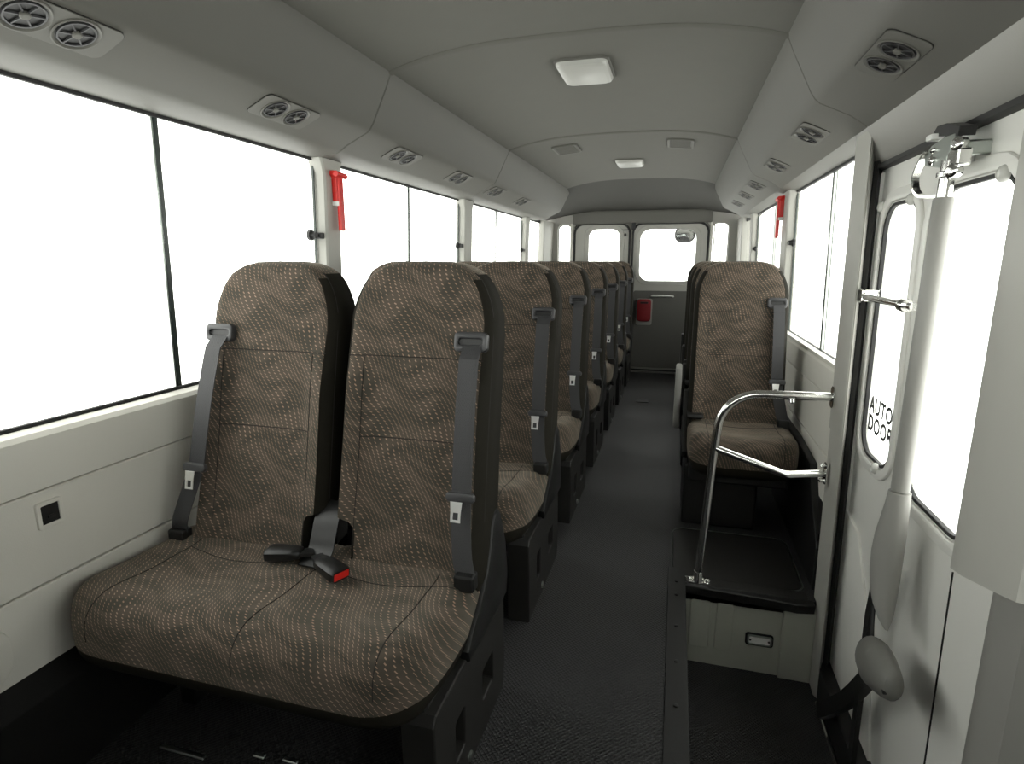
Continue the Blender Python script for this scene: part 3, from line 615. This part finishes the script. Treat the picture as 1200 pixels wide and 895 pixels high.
# padded cover and column ahead of the door
def cov_ring(z, k=0.0):
    return [(0.56, 1.095 - k, z), (0.515, 1.118 - k, z), (0.497 + k, 1.112 - k, z), (0.482 + k, 1.085 - k, z), (0.470 + k, 1.02, z), (0.466 + k, 0.93, z), (0.466 + k, 0.865, z), (0.476 + k, 0.855, z), (0.60, 0.855, z)]
rings = []
for z, k in ((0.660, 0.0), (0.664, 0.0), (0.72, 0), (1.0, 0), (1.30, 0), (1.44, 0), (1.50, 0)):
    R = cov_ring(z, k)
    if z < 0.67: R = [(x, y, z - 0.032 + max(0.0, (1.10 - y)) * 0.30) for x, y, _ in R]
    rings.append(R)
cv = struct('trim_5', G().loft(rings), 'cover_plastic', 'large grey moulded cover ahead of the entrance door', 'trim', 30)
struct('trim_6', G().loft([[(0.70, 1.10, z), (0.575, 1.10, z), (0.545, 1.075, z), (0.535, 1.03, z), (0.540, 0.97, z), (0.57, 0.945, z), (0.70, 0.945, z)] for z in (-0.31, 0.70, 1.52)]), 'shaft_grey', 'rounded grey column below the moulded cover', 'trim', True)
wfr = struct('wall_door_front', G().box((0.60, YF, -0.31), (0.70, 0.96, 0.78)), 'grey_plastic', 'dark lower wall ahead of the entrance door', 'wall')
mesh_obj('side_panel', G().box((0.57, YF, 0.10), (0.60, 0.93, 0.60), 0.01), 'grey_plastic', wfr)
mesh_obj('upper_post', G().box((0.55, 0.74, 0.76), (0.70, 0.90, 1.52)), 'trim', wfr)
mesh_obj('outer_strip', G().box((0.62, 0.90, -0.31), (0.70, 1.0, 1.52)), 'seal', wfr)

# ------------------------------------------------------------------ chrome handrail
hr = empty('handrail', (0.134, 2.04, 0.0)); tag(hr, 'polished chrome handrail guarding the entrance step', 'handrail')
P = [(0.134, 2.042, 0.0), (0.146, 2.038, 0.25), (0.157, 2.035, 0.50), (0.161, 2.033, 0.56)]
for k in range(0, 9):
    a = math.radians(180 - 90 * k / 8); P.append((0.293 + 0.130 * math.cos(a), 2.031, 0.588 + 0.130 * math.sin(a)))
P += [(0.36, 2.03, 0.719), (0.506, 2.03, 0.722)]
mesh_obj('post_rail', G().tube(P, 0.0145, 14), 'chrome', hr, True)
mesh_obj('cross_rail', G().tube([(0.158, 2.033, 0.520), (0.30, 2.012, 0.480), (0.372, 2.002, 0.460), (0.385, 2.002, 0.457), (0.40, 2.004, 0.457), (0.508, 2.02, 0.467)], 0.0125, 12), 'chrome', hr, True)
mesh_obj('bolt_head', G().lathe([(0.009, 0), (0.009, 0.010), (0, 0.013)], (0.385, 2.018, 0.708), (0.1, -0.4, -1), 10), 'chrome', hr, True)
ff = mesh_obj('floor_flange', G().plate(rrect(-0.042, -0.022, 0.042, 0.022, 0.016), (), 0.008, 0.002, (0.136, 2.042, 0.008), (1, 0, 0), (0, 1, 0)), 'chrome', hr)
mesh_obj('collar', G().lathe([(0.024, 0.008), (0.021, 0.022), (0.016, 0.045), (0.0145, 0.046)], (0.135, 2.042, 0), (0, 0, 1), 16), 'chrome', ff, True)
for sx in (-0.03, 0.032):
    mesh_obj('bolt', G().lathe([(0.011, 0.010), (0.011, 0.018), (0.006, 0.024), (0, 0.024)], (0.136 + sx, 2.036, 0), (0, 0, 1), 8), 'chrome', ff, True)
wf1 = mesh_obj('wall_flange', G().plate(rrect(-0.020, -0.036, 0.020, 0.036, 0.018), (), 0.006, 0.002, (0.505, 2.03, 0.722), (0, -1, 0), (0, 0, 1)), 'chrome', hr)
wf2 = mesh_obj('wall_flange', G().plate(rrect(-0.018, -0.036, 0.018, 0.036, 0.010), (), 0.008, 0.002, (0.508, 2.02, 0.467), (0, -1, 0), (0, 0, 1)), 'chrome', hr)
for sz in (-0.026, 0.026):
    mesh_obj('bolt', G().lathe([(0.008, 0), (0.008, 0.010), (0.004, 0.014), (0, 0.014)], (0.503, 2.02, 0.467 + sz), (-1, 0, 0), 8), 'chrome', wf2, True)

# ------------------------------------------------------------------ seats
ZJ = 0.97
def yf(z): return (z - ZJ) * 0.215                      # reclined front face, y = 0 at the belt guide
ZT, ZB = 1.149, 0.385
BW = [0.184]
def bw(z):
    w = BW[0] + 0.005 * max(0.0, (0.8 - z) / 0.4)
    h = 0.150
    if z > ZT - h: w -= 0.100 * (1 - max(0.0, 1 - ((z - (ZT - h)) / h) ** 1.75) ** 0.55)
    return w
def bolster(u, z):
    a = min(1.0, max(0.0, (abs(u) - 0.52) / 0.40)); a = a * a * (3 - 2 * a)
    k = min(1.0, max(0.0, (0.98 - z) / 0.14)) * min(1.0, max(0.0, (z - 0.38) / 0.1))
    return 0.024 * a * k + 0.010 * (u * u - 1) * k * 0.6 - 0.006 * math.sin(min(1, max(0, (z - 0.45) / 0.5)) * math.pi)
def back_ring(z, inset, cut):
    w = bw(z) - inset; D = 0.150 + 0.015 * max(0.0, (0.8 - z) / 0.4) ; r = 0.022
    top = min(1.0, max(0.0, (z - 0.95) / 0.2)); D -= 0.030 * top
    pts = []
    xa, xb = -w, w
    if cut:                                             # notch beside the buckle strap: cut>0 right bottom, cut<0 left bottom
        if z < 0.545:
            k = 0.042 * math.sqrt(max(0.0, 1 - (max(0.0, z - 0.50) / 0.045) ** 2)) if z > 0.50 else 0.042
            if cut > 0: xb -= k
            else: xa += k
    n = 22
    y0, y1 = inset, D - inset
    for k in range(n + 1):
        s = k / n; x = xa + (xb - xa) * s
        e = min(x - xa, xb - x); ry = 0.0
        if e < r: ry = r - math.sqrt(max(0.0, r * r - (r - e) ** 2))
        pts.append((x, yf(z) + y0 + ry * 0.9 - bolster(x / max(w, 1e-3), z) * (1 if e > 0.001 else 0.6), z))
    for k in range(9):
        s = k / 8; x = xb + (xa - xb) * s
        e = min(x - xa, xb - x); ry = 0.0
        if e < 0.03: ry = 0.03 - math.sqrt(max(0.0, 0.0009 - (0.03 - e) ** 2))
        pts.append((x, yf(z) + y1 - ry, z))
    return pts
def front_y(x, z): return yf(z) - bolster(x / bw(z), z)
def backrest_geo(cut):
    zs = [(ZB, 0.03), (ZB + 0.008, 0.014), (ZB + 0.02, 0.004), (ZB + 0.035, 0)] + [(ZB + 0.035 + (0.50 - ZB - 0.035) * k / 4, 0) for k in range(1, 5)] + [(0.512, 0), (0.525, 0), (0.535, 0), (0.545, 0), (0.56, 0)]
    zs += [(0.56 + (1.02 - 0.56) * k / 14, 0) for k in range(1, 15)]
    zs += [(1.045, 0), (1.065, 0), (1.08, 0), (1.095, 0), (1.108, 0.0005), (1.119, 0.002), (1.129, 0.005), (1.137, 0.009), (1.143, 0.015), (1.147, 0.022), (ZT, 0.032)]
    return G().loft([back_ring(z, i, cut) for z, i in zs])
def uv_back(co, n):
    if abs(co.x) < bw(co.z) - 0.014: return (co.x, co.z * 1.02)
    return (co.x + (co.y - yf(co.z)) * (1 if co.x > 0 else -1), co.z * 1.02)
def uv_cush(co, n): return (co.x * 0.97 + 0.05, co.y + co.z)

def seam_line(pts): return G().tube(pts, 0.0011, 5)
def make_backrest(root, xc, cut, guide_side):
    b = mesh_obj('backrest', shift(backrest_geo(cut), xc), 'fabric', root, 60, uvf=lambda co, n: uv_back(Vector((co.x - xc, co.y, co.z)), n))
    b.data.materials.append(MATS['side_vinyl'])
    for p in b.data.polygons:
        if (abs(p.normal.x) > 0.62 and abs(p.center.x - xc) > bw(p.center.z) - 0.055) or (p.normal.y > 0.3 and p.center.z < 1.12): p.material_index = 1
    e = -0.0004
    for sx in (-0.132, 0.132):
        zs = [0.40 + (0.925 - 0.40) * k / 12 for k in range(13)]
        mesh_obj('seam', shift(seam_line([(sx * (1 + 0.10 * max(0, 0.7 - z)), front_y(sx, z) + e, z) for z in zs]), xc), 'seam', b)
    for z, x0 in ((0.928, 0.172), (0.735, 0.132)):
        mesh_obj('seam', shift(seam_line([(-x0 + 2 * x0 * k / 16, front_y(-x0 + 2 * x0 * k / 16, z) + e, z) for k in range(17)]), xc), 'seam', b)
    # piping round the rear of the front face
    ed = []
    for z in [0.56, 0.7, 0.85, 0.97, 1.03, 1.06, 1.085, 1.105, 1.118]: ed.append((bw(z) - 0.001, yf(z) + 0.022, z))
    arc = ed + [(x, y, z) for x, y, z in ((0.07, yf(1.14) + 0.03, 1.146), (0.0, yf(1.14) + 0.03, 1.148), (-0.07, yf(1.14) + 0.03, 1.146))] + [(-x, y, z) for x, y, z in ed[::-1]]
    mesh_obj('piping', shift(G().tube(arc, 0.0022, 5), xc), 'seam', b)
    # back shell
    zs = [0.42, 0.5, 0.7, 0.9, 1.0, 1.05, 1.09]
    g = G().loft([[(-bw(z) + 0.02, yf(z) + 0.10, z), (bw(z) - 0.02, yf(z) + 0.10, z), (bw(z) - 0.03, yf(z) + 0.168 - 0.03 * (z > 1.0), z), (-bw(z) + 0.03, yf(z) + 0.168 - 0.03 * (z > 1.0), z)] for z in zs])
    mesh_obj('back_shell', shift(g, xc), 'dark_plastic', b, 30)
    return b
def shift(g, dx, dy=0, dz=0):
    g.v = [(x + dx, y + dy, z + dz) for x, y, z in g.v]; return g

def make_belt(root, x, xend, lap):
    # guide frame on the backrest
    z = 0.970; V = Vector((0, 0.215, 1)).normalized()
    O = Vector((x, front_y(0.145, z) - 0.006, z))
    bt = mesh_obj('belt_guide', G().plate(rrect(-0.040, -0.024, 0.040, 0.022, 0.012), [rrect(-0.029, -0.008, 0.029, 0.006, 0.006)], 0.022, 0.005, O, (1, 0, 0), V), 'guide_grey', root, 40)
    mesh_obj('guide_slot', G().plate(rrect(-0.032, -0.012, 0.032, 0.010, 0.006), (), 0.006, 0.001, O, (1, 0, 0), V), 'black_plastic', bt)
    ytop = O.y - 0.010
    pts = []
    for k in range(13):
        t = k / 12; zz = 0.962 + (0.640 - 0.962) * t; xx = x + 0.006 + (xend - x - 0.006) * t
        pts.append((xx, yf(zz) - 0.036 - 0.006 * math.sin(t * math.pi) - 0.002 * t + (0.020 if k == 0 else 0), zz))
    mesh_obj('shoulder_strap', G().strip(pts, 0.046, 0.0022, (1, 0, 0)), 'webbing', root)
    zl = 0.635; O2 = Vector((xend, yf(zl) - 0.043, zl))
    tg = mesh_obj('tongue_grip', G().plate(rrect(-0.034, -0.010, 0.034, 0.012, 0.009), (), 0.014, 0.004, O2, (1, 0, 0), V), 'guide_grey', root, 40)
    mesh_obj('tongue_plate', G().plate([(-0.014, -0.006), (0.014, -0.006), (0.012, -0.030), (0.012, -0.052), (-0.012, -0.052), (-0.012, -0.030)], [[(-0.006, -0.030), (0.006, -0.030), (0.006, -0.046), (-0.006, -0.046)]], 0.003, 0.0008, O2 + Vector((-0.006, -0.010, 0)), (1, 0, 0), V), 'steel', tg)
    mesh_obj('lap_strap', G().strip(smooth_path(lap, 4), 0.046, 0.0022, (1, 0, 0)), 'webbing', root)
    e = lap[-1]
    mesh_obj('belt_anchor', G().box((e[0] - 0.024, e[1] - 0.018, e[2] - 0.030), (e[0] + 0.024, e[1] + 0.018, e[2] + 0.010), 0.006), 'black_plastic', root)

def cushion_geo(x0, x1, n_seats, wall_side=-1):
    # rounded box deformed into a bench cushion
    y0, y1, z0, z1 = -0.455, -0.02, 0.285, 0.452
    nx, ny, nz = (34 if n_seats == 2 else 18), 16, 6
    hx, hy, hz = (x1 - x0) / 2, (y1 - y0) / 2, (z1 - z0) / 2
    cx, cy, cz = (x0 + x1) / 2, (y0 + y1) / 2, (z0 + z1) / 2
    bm = bmesh.new(); vid = {}
    def V(i, j, k):
        if (i, j, k) not in vid:
            p = Vector((-hx + 2 * hx * i / nx, -hy + 2 * hy * j / ny, -hz + 2 * hz * k / nz))
            r = Vector((0.055, 0.060, 0.055))
            q = Vector([max(-(h - rr), min(h - rr, c)) for c, h, rr in zip(p, (hx, hy, hz), r)])
            d = Vector([(c - e) / rr for c, e, rr in zip(p, q, r)])
            if d.length > 1e-6:
                m = max(abs(d.x), abs(d.y), abs(d.z)); d = d.normalized() * m
                p = Vector([e + dd * rr for e, dd, rr in zip(q, d, r)])
            x, y, z = p.x + cx, p.y + cy, p.z + cz
            t = (p.y + hy) / (2 * hy)                   # 0 front .. 1 back
            s = (p.x + hx) / (2 * hx)
            up = max(0.0, p.z / hz)
            # plan: rounded front corners
            ef = max(0.0, 1 - t / 0.5)
            for side in (-1, 1):
                e = max(0.0, (side * p.x - (hx - 0.15)) / 0.15)
                y += 0.055 * e ** 2.4 * ef
                x -= side * 0.030 * e * ef ** 2 * (0.4 if side == wall_side else 0.6)
            # dish per seat, raised front roll, low back
            dish = 0.0
            for c in ([cx - hx * 0.45, cx + hx * 0.5] if n_seats == 2 else [cx]):
                dish += math.exp(-((x - c) / 0.13) ** 2)
            z += up * (-0.016 * dish * math.sin(math.pi * min(1, max(0, t * 0.9 + 0.1))) + 0.010 * math.exp(-((t - 0.18) / 0.16) ** 2))
            if n_seats == 2: z -= up * 0.008 * math.exp(-((x - 0.0) / 0.02) ** 2)
            cr = 0.30 + 0.0 * x                          # cross crease in front of the backrest
            z -= up * 0.006 * math.exp(-((t - 0.66) / 0.035) ** 2)
            vid[(i, j, k)] = bm.verts.new((x, y, z))
        return vid[(i, j, k)]
    for i in range(nx):
        for j in range(ny):
            for k in (0, nz): bm.faces.new([V(i, j, k), V(i + 1, j, k), V(i + 1, j + 1, k), V(i, j + 1, k)])
    for i in range(nx):
        for k in range(nz):
            for j in (0, ny): bm.faces.new([V(i, j, k), V(i + 1, j, k), V(i + 1, j, k + 1), V(i, j, k + 1)])
    for j in range(ny):
        for k in range(nz):
            for i in (0, nx): bm.faces.new([V(i, j, k), V(i, j + 1, k), V(i, j + 1, k + 1), V(i, j, k + 1)])
    bm.normal_update()
    from mathutils.bvhtree import BVHTree
    tree = BVHTree.FromBMesh(bm)
    g = G().bm(bm)
    def top(x, y):
        h = tree.ray_cast(Vector((x, y, 1.0)), Vector((0, 0, -1)))[0]
        return h.z if h else 0.3
    def front(x, z):
        h = tree.ray_cast(Vector((x, -1.5, z)), Vector((0, 1, 0)))[0]
        return h.y if h else -0.45
    return g, top, front

def make_cushion(root, x0, x1, n_seats):
    g, top, front = cushion_geo(x0, x1, n_seats)
    c = mesh_obj('cushion', g, 'fabric', root, 60, uvf=uv_cush)
    c.data.materials.append(MATS['side_vinyl'])          # black valance round the lower edge
    for p in c.data.polygons:
        if p.center.z < 0.352: p.material_index = 1
    def line(x_a, y_a, x_b, y_b, n=16): return [(x_a + (x_b - x_a) * k / n, y_a + (y_b - y_a) * k / n, top(x_a + (x_b - x_a) * k / n, y_a + (y_b - y_a) * k / n) + 0.0003) for k in range(n + 1)]
    def run(x):                                         # over the top, then down the front roll
        p = []
        for k in range(40):
            y = -0.13 - 0.34 * k / 39; z = top(x, y)
            if z < 0.405: break
            p.append((x, y, z + 0.0003))
        zl = p[-1][2]
        p += [(x, front(x, zl - d) - 0.0003, zl - d) for d in (0.012, 0.025, 0.04, 0.055)]
        return p
    xs = ([0.005, x1 - 0.085, x0 + 0.12] if n_seats == 2 else [x1 - 0.075, x0 + 0.075])
    for x in xs: mesh_obj('seam', seam_line(run(x)), 'seam', c)
    if n_seats == 2:
        for a, b in ((x0 + 0.12, 0.0), (0.01, x1 - 0.03)):
            pts = []
            for k in range(15):
                t = k / 14; x = a + (b - a) * t; y = -0.165 - 0.022 * math.sin(math.pi * t); pts.append((x, y, top(x, y) + 0.0003))
            mesh_obj('seam', seam_line(pts), 'seam', c)
    else:
        mesh_obj('seam', seam_line(line(x0 + 0.05, -0.18, x1 - 0.05, -0.18)), 'seam', c)
    return c

def side_profile(): return [(-0.19, 0.285), (0.095, 0.285), (0.108, 0.34), (0.090, 0.44), (0.045, 0.535), (0.025, 0.555), (0.003, 0.550), (-0.018, 0.525), (-0.030, 0.48), (-0.060, 0.43), (-0.110, 0.385), (-0.170, 0.345), (-0.20, 0.315)]
def make_pedestal(root, x0, x1, nm='pedestal'):
    out = [(-0.365, 0.0), (0.09, 0.0), (0.105, 0.06), (0.10, 0.29), (-0.36, 0.29), (-0.372, 0.27)]
    holes = [rrect(-0.26, 0.085, -0.205, 0.185, 0.006, 2), rrect(-0.08, 0.095, 0.0, 0.175, 0.006, 2)]
    p = mesh_obj(nm, G().plate(out, holes, x1 - x0, 0.004, ((x0 + x1) / 2, 0, 0), (0, 1, 0), (0, 0, 1)), 'dark_plastic', root)
    mesh_obj('bolt', G().lathe([(0.012, -0.002), (0.012, 0.004), (0.006, 0.007), (0, 0.007)], (x1, -0.18, 0.03), (1, 0, 0), 10), 'aluminium', p, True)
    mesh_obj('inner_plate', G().box(((x0 + x1) / 2 - 0.004, -0.30, 0.06), ((x0 + x1) / 2 + 0.004, 0.04, 0.21)), 'black_plastic', p)
    return p

def double_seat():
    r = empty('double_seat', (0, 0, 0))
    make_backrest(r, -0.203, 1, -1); make_backrest(r, 0.204, -1, 1)
    make_cushion(r, -0.478, 0.388, 2)
    mesh_obj('seat_pan', G().box((-0.44, -0.36, 0.235), (0.365, 0.08, 0.31), 0.012), 'black_plastic', r)
    mesh_obj('side_cover', G().plate(side_profile(), (), 0.026, 0.006, (0.385, 0, 0), (0, 1, 0), (0, 0, 1)), 'black_plastic', r, 30)
    make_pedestal(r, 0.315, 0.388)
    mesh_obj('wall_leg', G().box((-0.42, -0.20, 0.0), (-0.37, 0.06, 0.26), 0.006), 'black_plastic', r)
    make_belt(r, 0.345, 0.352, [(0.352, yf(0.64) - 0.040, 0.625), (0.356, yf(0.56) - 0.038, 0.56), (0.362, yf(0.50) - 0.036, 0.50), (0.372, -0.145, 0.462)])
    make_belt(r, -0.342, -0.368, [(-0.372, yf(0.64) - 0.040, 0.625), (-0.390, yf(0.56) - 0.040, 0.56), (-0.408, yf(0.50) - 0.040, 0.50), (-0.420, -0.135, 0.462)])
    # buckle strap between the backrests and two buckles
    mesh_obj('buckle_strap', G().strip(smooth_path([(0.0, -0.060, 0.565), (0.0, -0.100, 0.540), (0.002, -0.125, 0.50), (0.002, -0.145, 0.468), (0.0, -0.185, 0.452)], 5), 0.066, 0.004, (1, 0, 0)), 'black_plastic', r, 30)
    for c, d, red in (((-0.076, -0.172, 0.470), (-0.9, -0.15, -0.06), False), ((0.066, -0.200, 0.468), (0.93, -0.40, -0.10), True)):
        c = Vector(c); d = Vector(d).normalized(); w = Vector((-d.y, d.x, 0)).normalized(); n = d.cross(w)
        rings = []
        for t, a, b in ((-0.045, 0.012, 0.006), (-0.040, 0.018, 0.010), (-0.02, 0.022, 0.013), (0.02, 0.024, 0.015), (0.036, 0.024, 0.015), (0.041, 0.022, 0.013)):
            rings.append([c + d * t + w * (a * x) + n * (b * y) for x, y in ((-1, -0.6), (-0.7, -1), (0.7, -1), (1, -0.6), (1, 0.6), (0.7, 1), (-0.7, 1), (-1, 0.6))])
        bk = mesh_obj('buckle', G().loft(rings), 'black_plastic', r, 40)
        g = G().loft([[c + d * t + w * (0.019 * x) + n * (0.008 * y) for x, y in ((-1, -1), (1, -1), (1, 1), (-1, 1))] for t in (0.030, 0.0425)])
        mesh_obj('release_button', g, 'red', bk)
        mesh_obj('buckle_stalk', G().strip([c - d * 0.038, c - d * 0.065 + Vector((0, 0.012, -0.006))], 0.026, 0.010, w), 'black_plastic', r)
    return r

def copy_tree(o, parent=None):
    c = o.copy(); C.objects.link(c); c.parent = parent
    for ch in list(o.children): copy_tree(ch, c)
    return c
ordn = ['front', 'second', 'third', 'fourth', 'fifth', 'sixth', 'rearmost']
labels = ['double brown patterned seat in front of all others, two black buckles on its cushion'] + \
         ['double brown patterned seat in the %s row of the double seats' % ordn[k] for k in range(1, 6)] + \
         ['double brown patterned seat in the last row before the rear doors']
proto = double_seat()
for k in range(7):
    o = proto if k == 0 else copy_tree(proto)
    o.location = (-0.788, 1.25 + 0.755 * k, 0)
    tag(o, labels[k], 'seat', 'double seats along the wide windows')

def single_seat():
    r = empty('single_seat', (0, 0, 0))
    make_backrest(r, 0.0, 0, 1)
    make_cushion(r, -0.20, 0.235, 1)
    mesh_obj('seat_pan', G().box((-0.19, -0.36, 0.235), (0.20, 0.08, 0.31), 0.012), 'black_plastic', r)
    mesh_obj('side_cover', G().plate(side_profile(), (), 0.026, 0.006, (-0.208, 0, 0), (0, 1, 0), (0, 0, 1)), 'dark_plastic', r, 30)
    mesh_obj('pedestal', G().box((-0.208, -0.26, 0.0), (0.10, 0.10, 0.28), 0.01), 'black_plastic', r)
    mesh_obj('arm_pad', G().box((-0.205, -0.16, 0.455), (-0.135, -0.05, 0.478), 0.010), 'black_plastic', r)
    make_belt(r, 0.148, 0.160, [(0.160, yf(0.64) - 0.040, 0.625), (0.172, yf(0.56) - 0.038, 0.56), (0.185, yf(0.50) - 0.036, 0.50), (0.195, -0.142, 0.466)])
    return r
sl = ['single brown patterned seat directly behind the chrome handrail', 'single brown patterned seat with a pale grey side shield', 'third single brown seat behind the chrome handrail', 'last single brown seat on the door side, before the rear doors']
BW[0] = 0.198
sp = single_seat()
singles = []
for k in range(4):
    o = sp if k == 0 else copy_tree(sp)
    o.location = (0.285, 2.80 + 0.755 * k, 0); singles.append(o)
    tag(o, sl[k], 'seat', 'single seats along the door side')
OFF[singles[1].name] = Vector((0.285, 3.555, 0))
sd = mesh_obj('side_shield', G().plate([(-3.50, 0.26), (-3.48, 0.235), (-3.36, 0.215), (-3.28, 0.23), (-3.27, 0.26), (-3.285, 0.30), (-3.30, 0.50), (-3.33, 0.56), (-3.40, 0.58), (-3.47, 0.55), (-3.50, 0.48)], (), 0.034, 0.010, (0.042, 0, 0), (0, -1, 0), (0, 0, 1)), 'shaft_grey', singles[1], 40)
sd['label'] = 'pale grey plastic side shield'

# ------------------------------------------------------------------ air vents
def air_vent(side):
    r = empty('air_vent', (0, 0, 0))
    U = Vector((0, 1, 0)); V = Vector((0.914, 0, 0.406)) if side < 0 else Vector((-0.914, 0, 0.406))
    if side > 0: U = -U
    O = Vector((0, 0, 0)); W = U.cross(V).normalized()
    if W.z > 0: W = -W
    centers = (-0.046, 0.046)
    holes = [[(c + 0.0405 * math.cos(2 * math.pi * k / 24), 0.0405 * math.sin(2 * math.pi * k / 24)) for k in range(24)] for c in centers]
    mesh_obj('face_plate', G().plate(rrect(-0.120, -0.0455, 0.120, 0.0455, 0.018), holes, 0.0035, 0.0008, O + W * 0.0006, U, V), 'cove', r)
    mesh_obj('shadow_gap', G().plate(rrect(-0.1212, -0.0467, 0.1212, 0.0467, 0.019), (), 0.002, 0, O, U, V), 'dark_plastic', r)
    for c in centers:
        o = O + U * c
        nz = mesh_obj('nozzle', G().loft([[o + (U * math.cos(2 * math.pi * k / 24) + V * math.sin(2 * math.pi * k / 24)) * rr + W * h for k in range(24)] for rr, h in ((0.0430, 0.0005), (0.0430, 0.0042), (0.0410, 0.0048), (0.036, 0.002), (0.034, -0.0005))], False), 'cove', r, True)
        mesh_obj('mouth', G().lathe([(0.0355, -0.0005), (0.0355, 0.0012), (0, 0.0012)], o, W, 24), 'black_plastic', nz)
        mesh_obj('louver_ring', G().ring(0.0335, 0.0305, 0.001, 0.0045, o, W, 20), 'guide_grey', nz, True)
        for k in range(6):
            a = 2 * math.pi * k / 6 + 0.3; dirv = U * math.cos(a) + V * math.sin(a)
            mesh_obj('louver_blade', G().strip([o + dirv * 0.006 + W * 0.0035, o + dirv * 0.032 + W * 0.003], 0.0028, 0.002, U * -math.sin(a) + V * math.cos(a)), 'guide_grey', nz)
        mesh_obj('louver_hub', G().lathe([(0.009, 0.0015), (0.009, 0.0055), (0.007, 0.0075), (0, 0.0075)], o, W, 14), 'cove', nz, True)
    return r
vl = air_vent(-1); vr = air_vent(1)
LY = [0.887, 1.55, 2.303, 2.946, 3.58, 4.22]; RY = [1.490, 2.28, 2.97, 3.70, 4.22, 4.78]
pl_ = ['first', 'second', 'third', 'fourth', 'fifth', 'sixth']
for k, y in enumerate(LY):
    o = vl if k == 0 else copy_tree(vl); o.location = (-1.108, y, 1.5678)
    tag(o, ('twin round air vent above the front end of the front double seat' if k == 0 else 'twin round air vent, %s along the duct over the double seats' % pl_[k]), 'air vent', 'air vents over the double seats')
for k, y in enumerate(RY):
    o = vr if k == 0 else copy_tree(vr); o.location = (2 * CX + 1.108, y, 1.5678)
    tag(o, ('twin round air vent above the entrance door' if k == 0 else 'twin round air vent, %s along the duct over the single seats' % pl_[k]), 'air vent', 'air vents over the single seats')

# ------------------------------------------------------------------ hammers, switch
def hammer(x, y, z, s, label):
    r = empty('emergency_hammer', (x, y, z)); tag(r, label, 'hammer', 'emergency hammers')
    c = Vector((x, y, z)); U = Vector((0, 1, 0)); V = Vector((0, 0, 1)); k = s
    mesh_obj('cradle', G().plate([(-0.020, -0.005), (0.016, -0.005), (0.018, 0.065), (0.026, 0.085), (0.026, 0.100), (-0.032, 0.104), (-0.034, 0.090), (-0.022, 0.078)], (), 0.022, 0.003, c + Vector((0.0, 0, 0.0)), U, V), 'red', r)
    mesh_obj('head', G().tube([c + Vector((k * 0.018, -0.036, 0.092)), c + Vector((k * 0.018, 0.030, 0.088))], 0.011, 10), 'red', r, True)
    mesh_obj('retainer', G().box(c + Vector((-0.014, -0.020, -0.022)), c + Vector((0.014, 0.014, -0.006)), 0.002), 'white', r)
    mesh_obj('handle', G().plate(rrect(-0.016, -0.115, 0.012, 0.090, 0.006), (), 0.016, 0.004, c + Vector((k * 0.012, 0, 0)), U, V), 'red', r, 40)
    mesh_obj('screw', G().lathe([(0.004, 0), (0.004, 0.003), (0, 0.004)], c + Vector((k * 0.012, 0.006, 0.072)), (k, 0, 0), 8), 'white', r)
hammer(-1.262, 2.048, 1.378, 1, 'red emergency hammer on the pillar beside the double seats')
hammer(0.527, 3.555, 1.390, -1, 'red emergency hammer on the window pillar of the door side')
sw = empty('wall_socket', (XL, 0.862, 0.615)); tag(sw, 'small black socket with pale frame on the side wall panel', 'socket')
c = Vector((XL + 0.002, 0.862, 0.615))
mesh_obj('frame', G().plate(rrect(-0.028, -0.030, 0.028, 0.030, 0.006), [rrect(-0.019, -0.021, 0.019, 0.021, 0.002)], 0.010, 0.002, c, (0, 1, 0), (0, 0, 1)), 'trim', sw)
mesh_obj('recess', G().plate(rrect(-0.020, -0.022, 0.020, 0.022, 0.002), (), 0.003, 0, c, (0, 1, 0), (0, 0, 1)), 'black_plastic', sw)
mesh_obj('contact_tab', G().box((c.x, 0.856, 0.605), (c.x + 0.006, 0.870, 0.612), 0.001), 'dark_plastic', sw)
